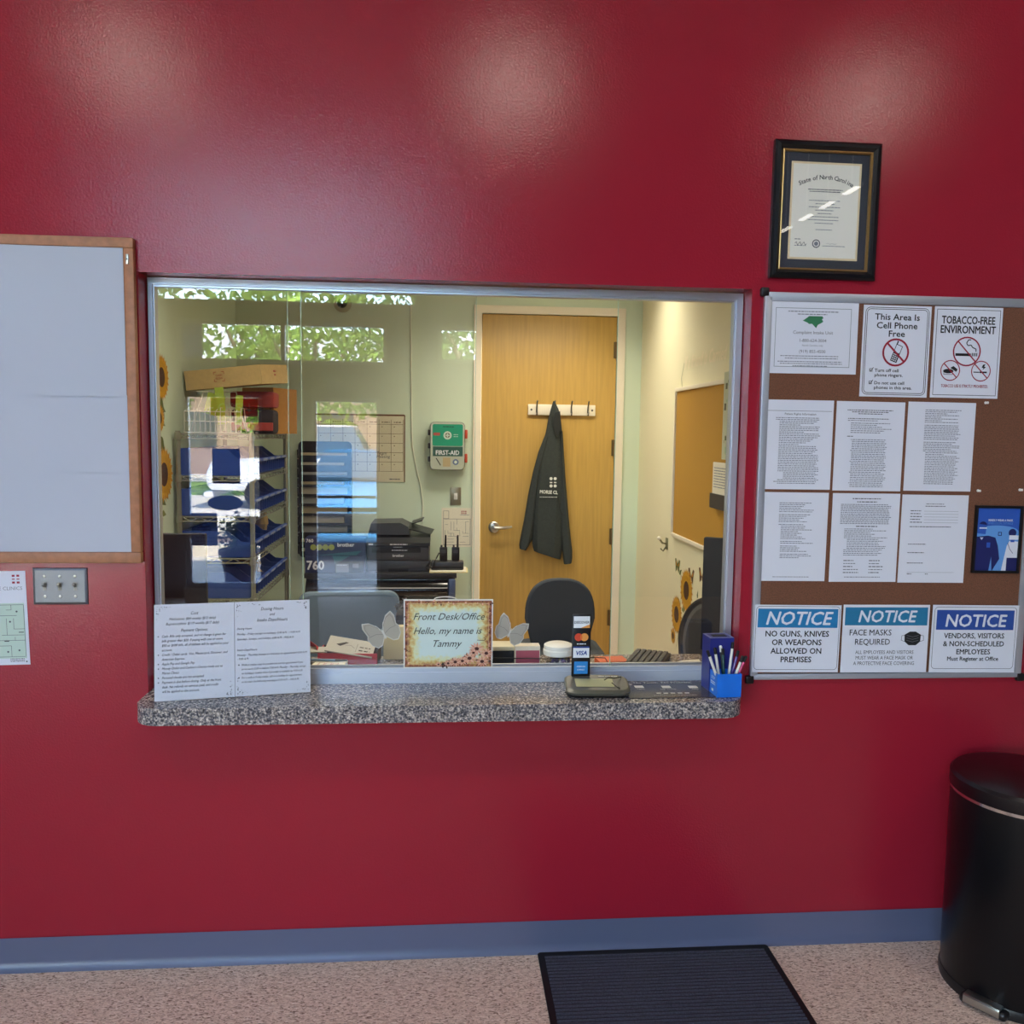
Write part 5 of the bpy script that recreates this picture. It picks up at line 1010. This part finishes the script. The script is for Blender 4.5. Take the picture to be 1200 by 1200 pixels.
# contents showing in two low bins
for k, (dy, lab) in enumerate(((.66, 'crumpled tan paper bag in a bin on the fourth wire shelf'), (.48, 'crumpled tan paper bag in a bin on the bottom wire shelf'))):
    mb = MB(); rn = random.Random(k); rings = []
    for j in range(7):
        z = -.005+.19*j/6*(1-.25*k); r_ = .05*math.sin(min(1, .35+j/6)*PI*.62)*(1 if j < 6 else .5); rings.append([((r_*(1+.25*rn.uniform(-1, 1)))*math.cos(i*PI/5)*1.2, (r_*(1+.25*rn.uniform(-1, 1)))*math.sin(i*PI/5), z) for i in range(10)])
    mb.loft(rings, pm('tan_paper_bag', 'b59a6c', .85)); mb.obj('paper_bag', M=up(RX1-.13, RY0+dy+.05, tops[3+k]+.012), label=lab, cat='paper bag', group='paper bags in the bins')
# things on the top shelf
T0 = tops[0]
t = thing('carton', 'tall brown cardboard carton standing on the top wire shelf at the back', 'box', up(-1.0, 2.56, T0+.0005, math.radians(-20)))
bw_, bd_, bh_ = .20, .26, .26
bbody = MB().box(-bw_/2, bw_/2, -bd_/2, bd_/2, 0, bh_, brown_box).obj('box_body', t)
mb = MB(); mb.M = frM(0, -bd_/2-.0006, 0, (1, 0, 0), (0, 0, 1), (0, -1, 0)); mb.text('KODAK', -.02, .21, .02, ink, .0004) if False else mb.words(-.04, .03, .21, .01, ink, .0004, .95); mb.text('box two', -.015, .13, .03, ink, .0004, bold=.01); mb.words(-.02, .0, .17, .008, ink, .0004, .9); mb.quad(.05, .085, .05, .085, .0004, ink); mb.disc(.067, .067, .011, .0008, brown_box, 10)
for i in range(4): mb.words(-.09, -.02, .045+i*.012, .005, ink, .0004, .6)
mb.pline([(.075, .14), (.085, .14), (.085, .23), (.075, .23)], .004, .0004, ink)
for i in range(5): mb.quad(.065, .077, .15+i*.014, .158+i*.014, .0004, ink)
mb.obj('printing', bbody)
t = thing('carton', 'flat kraft cardboard lid lying tilted across the top of the shelving', 'box', up(-1.085, 2.16, T0+.25, math.radians(-13)) @ Matrix.Rotation(math.radians(-5), 4, 'Y') @ Matrix.Rotation(math.radians(4), 4, 'X'))
mb = MB(); w_, d_, h_ = .21, .17, .095
for a in ((-w_, w_, -d_, -d_+.004), (-w_, w_, d_-.004, d_), (-w_, -w_+.004, -d_+.004, d_-.004), (w_-.004, w_, -d_+.004, d_-.004)): mb.box(a[0], a[1], a[2], a[3], 0, h_, kraft)
mb.box(-w_, w_, -d_, d_, h_, h_+.004, kraft); kbody = mb.obj('box_body', t)
mb = MB(); mb.M = frM(-.02, -d_-.0006, .03, (1, 0, 0), (0, 0, 1), (0, -1, 0)); rr_ = pm('stamp_red', 'a5492f', .7)
for sx in (-1, 1):
    for sy in (-1, 1): mb.pline([(sx*.014, .026+sy*.024), (sx*.028, .026+sy*.024), (sx*.028, .026+sy*.012)], .003, .0004, rr_)
mb.text('CASH', 0, .028, .014, rr_, .0004, bold=.02); mb.text('FLOW', 0, .012, .014, rr_, .0004, bold=.02); mb.M = frM(w_+.0006, 0, .03, (0, 1, 0), (0, 0, 1), (1, 0, 0)); mb.words(-.02, .02, .03, .01, rr_, .0004); mb.words(-.015, .01, .012, .008, rr_, .0004); mb.obj('stamp', kbody)
t = thing('display_rack', 'white wire display rack with lime green cards at the front of the top shelf', 'rack', up(-1.17, 1.98, T0+.0005))
wm = pm('white_wire', 'd4d4c6', .4)
mb = MB()
for i in range(12): x = -.13+.28*i/11; mb.tube([(x, -.08, 0.002), (x, -.07, .11+.02*(i % 2)), (x, .0, .13), (x, .05, .002)], .0022, wm, 5)
for z, y in ((.003, -.08), (.06, -.075), (.11, -.07), (.003, .05)): mb.tube([(-.13, y, z), (.15, y, z)], .0025, wm, 5)
mb.tube([(-.13, .03, .0), (-.06, .03, .215)], .003, wm, 5); mb.tube([(-.13, .05, .0), (-.10, .05, .215), (.1, .05, .215), (.15, .05, .0)], .003, wm, 5); mb.obj('wire_frame', t)
lime = pm('lime_card', '9cb53a', .7); Mr = t.matrix_world.copy()
for k, (x, ht, rz, lab) in enumerate(((-.03, .2, .4, 'wide lime green card leaning at the left of the wire display rack'), (.05, .23, -.15, 'tall lime green card leaning in the middle of the wire display rack'), (.125, .19, .1, 'narrow lime green card at the right of the wire display rack'))):
    wv = (.045, .022, .018)[k]; mb = MB(); mb.M = Matrix.Rotation(rz*.6, 4, 'Y'); mb.box(-wv, wv, -.002, .002, .09 if k == 0 else .04, ht, lime); mb.obj('lime_card', M=Mr @ Matrix.Translation((x, -.01-.012*k, .006)), label=lab, cat='card', group='lime cards in the display rack')
mb = MB(); rb_ = pm('red_fabric', 'a5392f', .7); bb = pm('black_pattern', '2a2226', .8)
mb.rbox(-.11, .12, -.07, .07, 0, .13, bb, .02, 2); mb.rbox(-.112, .122, -.072, .072, .14, .225, rb_, .015, 2); mb.rbox(-.105, .115, -.078, -.0705, .015, .06, rb_, .004, 1)
bag = mb.obj('tote_bag', M=up(-1.02, 2.22, T0+.0005), label='red and black zipped bag between display rack and brown carton on the top shelf', cat='bag')

# ------------------------------------------------------------------ sunflower decals and right wall
yel = pm('sunflower_yellow', 'e0a825', .6); yel2 = pm('sunflower_deep_yellow', 'c98a1c', .6); brn = pm('sunflower_brown', '4a2c14', .7); lg = pm('leaf_green', '5d6b34', .6); lg2 = pm('leaf_olive', '7d8446', .6)
def sunflower(mb, x, y, r, z=.0006, n=22, sq=1):
    for lay in range(2):
        for k in range(n):
            a = 2*PI*(k+.5*lay)/n; rr = r*(1-.1*lay); c, s = math.cos(a), math.sin(a); pw_ = r*.13
            mb.add([(x+sq*(.3*rr*c), y+.3*rr*s, z+.0002*lay), (x+sq*(.68*rr*c+pw_*s), y+.68*rr*s-pw_*c, z+.0002*lay), (x+sq*rr*c, y+rr*s, z+.0002*lay), (x+sq*(.68*rr*c-pw_*s), y+.68*rr*s+pw_*c, z+.0002*lay)], [(0, 1, 2, 3)], yel if lay else yel2)
    mb.disc(x, y, r*.42, z+.0006, brn, 16, ry=r*.42)
def leaf(mb, x, y, L, a, m, z=.0004):
    c, s = math.cos(a), math.sin(a); mb.poly([(x, y), (x+L*.35*c-L*.24*s, y+L*.35*s+L*.24*c), (x+L*c, y+L*s), (x+L*.35*c+L*.24*s, y+L*.35*s-L*.24*c)], z, m)
dm = pm('butterfly_dark', '5a3a20', .6)
# left wall vine
yL = 1.66; zL = lambda py: at(188, py, 0, OX0).z
t = thing('sunflower_decal', 'tall sunflower vine decal on the left office wall', 'wall decal', onleft(yL, zL(525)))
k0 = zL(525); mb = MB(); vy = [(.02*math.sin(i*.9), zL(412+i*9)-k0) for i in range(23)]; mb.pline(vy, .004, .0003, lg); 
for i in range(2, 22): leaf(mb, vy[i][0], vy[i][1], .07+.03*(i % 3), (-.5 if i % 2 else 3.6)+.3*math.sin(i), lg if i % 3 else lg2, .0004+.00001*i)
mb.ring(.05, zL(487)-k0, .018, .024, .0009, brn); mb.ring(-.02, zL(500)-k0, .022, .028, .0009, brn); mb.ring(.02, zL(520)-k0, .03, .035, .0009, lg); mb.obj('vine', t)
for px, py, r in ((189, 442, .115), (187, 490, .07), (192, 556, .14)):
    p = at(px, py, 0, OX0); mb = MB(); sunflower(mb, p.y-yL, p.z-k0, r, .0012); mb.obj('flower', t)
# right wall group
pR = lambda px, py: at(px, py, 0, OX1)
c0 = pR(799, 700); t = thing('sunflower_decal', 'cluster of sunflower decals low on the right office wall', 'wall decal', onright(c0.y, c0.z))
lo = lambda px, py: (c0.y-pR(px, py).y, pR(px, py).z-c0.z)
mb = MB(); mb.pline([lo(798, 672), lo(798, 700), lo(795, 740), lo(792, 760)], .004, .0003, lg)
for q_, L_, a in (((796, 673), .06, .6), ((799, 715), .09, .4), ((797, 712), .08, 2.4), ((790, 735), .08, 2), ((793, 742), .09, 1.0), ((789, 750), .08, 2.4), ((805, 722), .06, 1), ((817, 702), .05, 1.4), ((794, 665), .05, 1.5)): leaf(mb, *lo(*q_), L_, a, lg2 if L_ > .07 else lg)
mb.obj('stems', t)
for px, py, r in ((793, 720, .115), (804.5, 692, .125), (789, 745, .05)): mb = MB(); sunflower(mb, *lo(px, py), r, .0012); mb.obj('flower', t)
for px, py, lab in ((794, 664, 'small olive butterfly decal above the right wall sunflowers'), (810, 676, 'small brown butterfly decal right of the right wall sunflowers'), (822.5, 676, 'small brown butterfly decal beside the upright monitor')):
    p = pR(px, py); mb = MB()
    for s in (-1, 1): mb.poly([(0, 0), (s*.03, .045), (s*.055, .04), (s*.04, .0), (s*.035, -.035), (s*.01, -.02)][::s], .0006, dm if px > 800 else lg); mb.poly([(s*.008, .004), (s*.03, .03), (s*.038, .02), (s*.03, .004)][::s], .0009, yel2)
    mb.obj('butterfly_decal', M=onright(p.y, p.z), label=lab, cat='wall decal')
# clothes hook
p = pR(782, 637); t = thing('wall_hook', 'small brushed metal hook on the right office wall left of the tan board', 'hook', onright(p.y, p.z)); hm = pm('pewter', '8f8b6a', .35, metal=.7)
MB().rbox(-.02, .02, -.035, .035, .0005, .008, hm, .003).obj('plate', t); MB().tube([(0, .0, .008), (0, .004, .03), (0, .03, .05)], .006, hm).ball(0, .032, .052, .012, white_trim).tube([(0, -.02, .008), (0, -.045, .025), (0, -.03, .04)], .005, hm).obj('prongs', t)
# tan board
a, b = pR(795, 455), pR(790, 628); y_far = 2.29; y_near = .95; z0, z1 = b.z, a.z
t = thing('pin_board', 'mustard tan pin board with cream frame on the right office wall', 'notice board', onright((y_far+y_near)/2, (z0+z1)/2)); w_, h_ = (y_far-y_near)/2, (z1-z0)/2; tanb = pm('mustard_fabric', 'b98a2e', .9, noise=.06, nscale=200)
MB().box(-w_+.02, w_-.02, -h_+.02, h_-.02, .001, .012, tanb).obj('panel', t)
for a in ((-w_, w_, h_-.022, h_), (-w_, w_, -h_, -h_+.022), (-w_, -w_+.014, -h_+.022, h_-.022), (w_-.014, w_, -h_+.022, h_-.022)): MB().rbox(a[0], a[1], a[2], a[3], .001, .022, white_trim, .003).obj('frame_rail', t)
# script lettering above it: two lines of flowing cream script
cs = pm('cream_script_vinyl', 'fff3d2', .35); c1 = pR(802, 432); c2 = pR(861, 414)
t = thing('lettering_decal', 'two lines of cream script lettering on the right wall above the tan board', 'wall decal', onright(c1.y, c1.z))
Lw = c1.y-c2.y; mb = MB(); mb.text('If a friend is Carried', .0, -.005, .098, cs, .0012, 'LEFT', shear=.35, sx=Lw/.80*.86, bold=.02)
mb.text('in the heart', Lw*.45, -.135, .075, cs, .0012, 'LEFT', shear=.35, sx=.9); mb.pline([(-.06, -.16), (-.03, -.1), (-.05, -.05), (0, .03)], .006, .0012, lg); mb.obj('script', t)
# document pocket near the window
p = pR(850, 578); t = thing('document_pocket', 'dark wall pocket holding a cream sheet on the tan board near the window', 'document holder', onright(1.36, 1.325))
MB().box(-.13, .13, -.02, .05, .0225, .05, charcoal).obj('pocket', t); mb = MB(); mb.box(-.12, .12, .0, .19, .03, .04, paper_w)
for i in range(8): mb.words(-.1, .1, .07+i*.013, .005, grey_ink, .0404)
mb.obj('sheet', M=onright(1.36, 1.335, 1.35-.001), label='cream typed sheet standing in the dark wall pocket', cat='sheet of paper')
mb = MB(); rn = random.Random(8); cs_ = [pm('collage_%d' % i, c, .6) for i, c in enumerate(('b9bfa6', '6f705c', '9db59a', '3f5a38', 'c46a4a', 'd8d2b8', '55533f', 'a9a892'))]
mb.box(-.155, .155, -.205, .205, .0225, .024, cs_[0])
for i in range(70): x, y = rn.uniform(-.14, .12), rn.uniform(-.195, .165); mb.quad(x, x+rn.uniform(.02, .03), y, y+rn.uniform(.01, .04), .0245+.00002*i, rn.choice(cs_))
mb.obj('photo_collage', M=onright(1.255, 1.745), label='tall photo collage strip pinned at the near end of the tan board', cat='poster')

# ------------------------------------------------------------------ outside the storefront (seen as reflections)
asphalt = pm('pale_concrete', 'b8b2a6', .9, noise=.1, nscale=3)
struct(MB().box(-22, 22, -40, LY-.14, -.16, -.01, asphalt), 'ground_outside')
mulch = pm('mulch', '54453a', 1, noise=.4, nscale=60); grass = pm('lawn_green', '5d7a38', .95, noise=.35, nscale=25); curbm = pm('curb_concrete', 'cfc8b8', .85)
def curb(cx_, cy_, rx, ry, lab):
    t = thing('planting_bed', lab, 'planting bed', up(cx_, cy_, -.0095)); e = [(rx*math.cos(i*PI/20), ry*math.sin(i*PI/20)) for i in range(40)]; e2 = [(x*.9, y*.85) for x, y in e]; n = 40
    mb = MB(); v = [(x, y, 0) for x, y in e]+[(x, y, .14) for x, y in e]+[(x, y, .14) for x, y in e2]+[(x, y, .05) for x, y in e2]
    mb.add(v, [(k*n+i, k*n+(i+1) % n, (k+1)*n+(i+1) % n, (k+1)*n+i) for k in range(3) for i in range(n)], curbm); mb.obj('curb', t); MB().prism(e2, .001, .06, mulch).obj('mulch', t)
curb(-4.2, -9.6, 1.9, 1.1, 'mulched planting bed with pale kerb outside the storefront')
struct(MB().box(-22, 22, -24, -19.5, -.0095, .06, grass), 'lawn_outside')
def tree(x, y, h, r, lab, seed, col):
    t = thing('tree', lab, 'tree', up(x, y, -.009)); rn = random.Random(seed)
    mb = MB(); mb.tube([(0, 0, 0), (.05, 0, h*.3), (0, .05, h*.55)], [.22, .17, .1], pm('bark', '5b4a3a', .9))
    for k in range(5): a = k*1.3; mb.tube([(0, 0, h*.35), (r*.5*math.cos(a), r*.5*math.sin(a), h*.62)], [.09, .04], MATS['bark'])
    mb.obj('trunk', t)
    mb = MB(); V = []; F = []
    for i in range(1500):
        while True:
            p = Vector((rn.uniform(-1, 1), rn.uniform(-1, 1), rn.uniform(-1, 1)))
            if p.length < 1: break
        p = Vector((p.x*r, p.y*r, h*.62+p.z*h*.42)); s = rn.uniform(.09, .19); u = Vector((rn.uniform(-1, 1), rn.uniform(-1, 1), rn.uniform(-1, 1))).normalized(); v = u.orthogonal().normalized(); b = len(V)
        V += [p-u*s, p+v*s*.5, p+u*s, p-v*s*.5]; F.append((b, b+1, b+2, b+3))
    mb.add(V, F, col); mb.obj('foliage', t)
lf = pm('tree_leaf', '7f9a3c', .7, noise=.3, nscale=2); lf2 = pm('tree_leaf_dark', '5f7f33', .7, noise=.3, nscale=2)
for k, (x, y, h_, r_, lab) in enumerate(((-7.3, -18.5, 6.4, 1.82, 'leafy tree at the left of the near row beyond the car park'), (-3.2, -18.8, 6.0, 1.82, 'leafy tree in the middle of the near row beyond the car park'), (.9, -18.6, 6.5, 1.82, 'leafy tree at the right of the near row beyond the car park'), (-5.3, -23.0, 7.2, 1.82, 'taller leafy tree in the far row behind the left gap'), (-1.2, -23.2, 7.2, 1.82, 'taller leafy tree in the far row behind the right gap'))): tree(x, y, h_, r_, lab, k, lf2 if k in (0, 2, 4) else lf)
t = thing('building', 'low pale brick building with white gable across the car park', 'building', up(-5, -33, -.009)); brick = pm('pale_brick', '85705f', .85, noise=.1, nscale=20)
MB().box(-9, 9, -3, 3, 0, 3.4, brick).obj('wall', t); mb = MB(); mb.add([(-9.3, 3.3, 3.4), (9.3, 3.3, 3.4), (9.3, -3.3, 3.4), (-9.3, -3.3, 3.4), (-9.3, 0, 5.6), (9.3, 0, 5.6)], [(0, 1, 5, 4), (2, 3, 4, 5), (0, 4, 3), (1, 2, 5)], pm('pale_roof', 'c9c6c0', .8)); mb.obj('roof', t)
for x in (-7, -4.5, -2, .5, 3, 5.5): MB().box(x, x+1.2, 3.0, 3.03, 1, 2.3, pm('dark_window', '2c3640', .1)).obj('window', t)
# cars
def car(x, y, lab, col, pickup=False, rot=0, nm='car'):
    t = thing(nm, lab, 'car', up(x, y, -.009, rot)); L, W, H = 4.6, .9, 1.38
    paint = pm('paint_'+col, col, .25, coat=.6)
    if pickup: S = [(-2.5, .5, .95, .85), (-2.45, .4, 1.05, .9), (-.6, .35, 1.1, .9), (.9, .35, 1.1, .9), (2.4, .4, 1.0, .88), (2.5, .5, .8, .84)]
    else: S = [(-2.3, .45, .85, .8), (-2.1, .3, .98, .88), (-1, .25, 1.0, .9), (.6, .25, .98, .9), (1.9, .28, .86, .88), (2.25, .35, .76, .82), (2.34, .45, .68, .74)]
    rings = [[(sx*w_*k, yy, z) for sx, k, z in ((-1, .93, z0), (-1, 1, (z0+z1)*.5), (-1, .93, z1-.03), (-.7, 1, z1), (.7, 1, z1), (1, .93, z1-.03), (1, 1, (z0+z1)*.5), (1, .93, z0))] for yy, z0, z1, w_ in S]
    MB().loft(rings, paint, smooth=True).obj('body', t)
    gl = pm('car_glass', '3d5668', .06, spec=.8)
    yc = (-.9, -.5, .55, 1.15) if pickup else (-1.7, -.95, .1, .95); hz = 1.75 if pickup else 1.34
    cr = [[(sx*w_, yy, z) for sx, w_, z in ((-1, wb, .96), (-1, wt, zt_), (1, wt, zt_), (1, wb, .96))] for yy, wb, wt, zt_ in ((yc[0], .78, .74, 1.02), (yc[1], .8, .62, hz), (yc[2], .8, .62, hz), (yc[3], .8, .74, 1.0))]
    MB().loft(cr, gl, smooth=False).obj('glasshouse', t); MB().box(-.63, .63, yc[1]+.02, yc[2]-.02, hz-.005, hz+.03, paint).obj('roof', t)
    fy = S[-1][0]
    MB().rbox(-.5, .5, fy-.06, fy+.03, .38, .62, pm('grille_dark', '2b3038', .4), .05).obj('grille', t); MB().rbox(-.85, .85, fy-.12, fy+.06, .24, .36, paint, .03).obj('bumper', t)
    for sx in (-1, 1): MB().rbox(sx*.68-.14, sx*.68+.14, fy-.14, fy-.02, .55, .68, pm('headlight', 'dfe6ee', .08), .03).obj('headlight', t)
    for sx in (-1, 1):
        for yy in (-1.45, 1.4):
            mb = MB(); mb.M = Matrix.Translation((sx*.8, yy, .32)) @ Matrix.Rotation(PI/2, 4, 'Y'); mb.lathe([(0, -.1), (.2, -.1), (.3, -.11), (.32, -.08), (.32, .08), (.3, .11), (.2, .1), (0, .1)], black_pl, n=24); mb.obj('wheel', t)
car(-1.15, -10.6, 'blue coupe parked nose-in outside the glass door', '4c88b6')
car(-2.4, -16.5, 'white pickup truck parked across the lot', 'e8e8ea', True, PI/2, 'pickup_truck')
# planter with shrub beside the side window
t = thing('planter', 'dark red glazed planter with a leafy shrub outside the side window', 'plant pot', up(-2.1, -6.35, -.009))
MB().lathe([(0, .001), (.13, .001), (.19, .36), (.215, .37), (.215, .42), (.19, .42), (.18, .38), (0, .36)], pm('glazed_maroon', '3c1f2a', .25), n=32).obj('pot', t)
mb = MB(); V = []; F = []; rn = random.Random(6)
for i in range(500):
    p = Vector((rn.gauss(0, .09), rn.gauss(0, .09), .55+rn.gauss(0, .1))); s = rn.uniform(.02, .04); u = Vector((rn.uniform(-1, 1), rn.uniform(-1, 1), rn.uniform(-1, 1))).normalized(); v = u.orthogonal(); b = len(V); V += [p-u*s, p+v*s*.5, p+u*s, p-v*s*.5]; F.append((b, b+1, b+2, b+3))
mb.add(V, F, pm('shrub_leaf', '47582c', .7)); mb.obj('shrub', t)
# notices posted on the storefront glass (facing out)
yg = LY-.066
def posted(x0, x1, z0, z1, m, lab, fn=None, nm='posted_notice'):
    mb = MB(); mb.box(x0, x1, yg+.0005, yg+.0015, z0, z1, m); mb.M = frM((x0+x1)/2, yg+.002, (z0+z1)/2, (-1, 0, 0), (0, 0, 1), (0, 1, 0))
    if fn: fn(mb, (x1-x0)/2, (z1-z0)/2)
    mb.obj(nm, label=lab, cat='notice')
V_ = lambda px, py: (lambda p: (p.x, p.z))(at(px, py, 1, 5.87))
def box_px(a, b): (xa, za), (xb, zb) = V_(*a), V_(*b); return xa, xb, zb, za
bluep = pm('blue_notice_paper', '4a62a8', .7, trans=.4); greyp = pm('grey_notice_paper', '7f8fb4', .7, trans=.4)
def blueN(mb, w_, h_):
    mb.text('Notice', 0, h_*.55, .06, navy, .0005, mirror=True)
    for i in range(4): mb.words(-w_*.8, w_*.8, h_*.2-i*.06, .012, navy, .0005)
posted(*box_px((243, 526), (277, 568)), bluep, 'blue printed notice taped to the storefront side window', blueN)
def cellN(mb, w_, h_):
    mb.text('Free', 0, h_*.6, .05, navy, .0005, mirror=True, bold=.02); mb.ring(0, 0, .055, .065, .0005, navy); mb.line((-.04, .04), (.04, -.04), .008, .0005, navy); mb.quad(-.015, .015, -.03, .03, .0005, navy)
    for i in range(3): mb.words(-w_*.8, w_*.8, -h_*.55-i*.035, .012, navy, .0005)
posted(*box_px((218, 603), (250, 642)), greyp, 'pale cell phone notice taped low on the storefront side window', cellN)
posted(*box_px((273, 607), (302, 642)), greyp, 'pale tobacco notice taped low on the right of the storefront side window', lambda mb, w_, h_: (mb.ring(0, 0, .055, .065, .0005, navy), mb.line((-.04, .04), (.04, -.04), .008, .0005, navy)))
mb = MB(); (xo, zo) = V_(259, 591); mb.M = frM(xo, yg+.0005, zo, (-1, 0, 0), (0, 0, 1), (0, 1, 0)); mb.prism([(.17*math.cos(i*PI/16), .075*math.sin(i*PI/16)) for i in range(32)], 0, .001, navy); mb.obj('oval_sticker', label='dark blue oval sticker on the storefront side window', cat='sticker')
def openN(mb, w_, h_): mb.text('OPEN', 0, -.045, .12, white_pl, .0005, mirror=True, bold=.03)
posted(-2.24, -1.79, 1.78, 1.955, pm('banner_red', 'c8402f', .6, trans=.5), 'red OPEN banner across the top of the storefront side window', openN, 'open_banner')
posted(*box_px((205, 375), (232, 426)), greyp, 'plain white paper covering the left end of the storefront transom window')

bpy.context.view_layer.update()
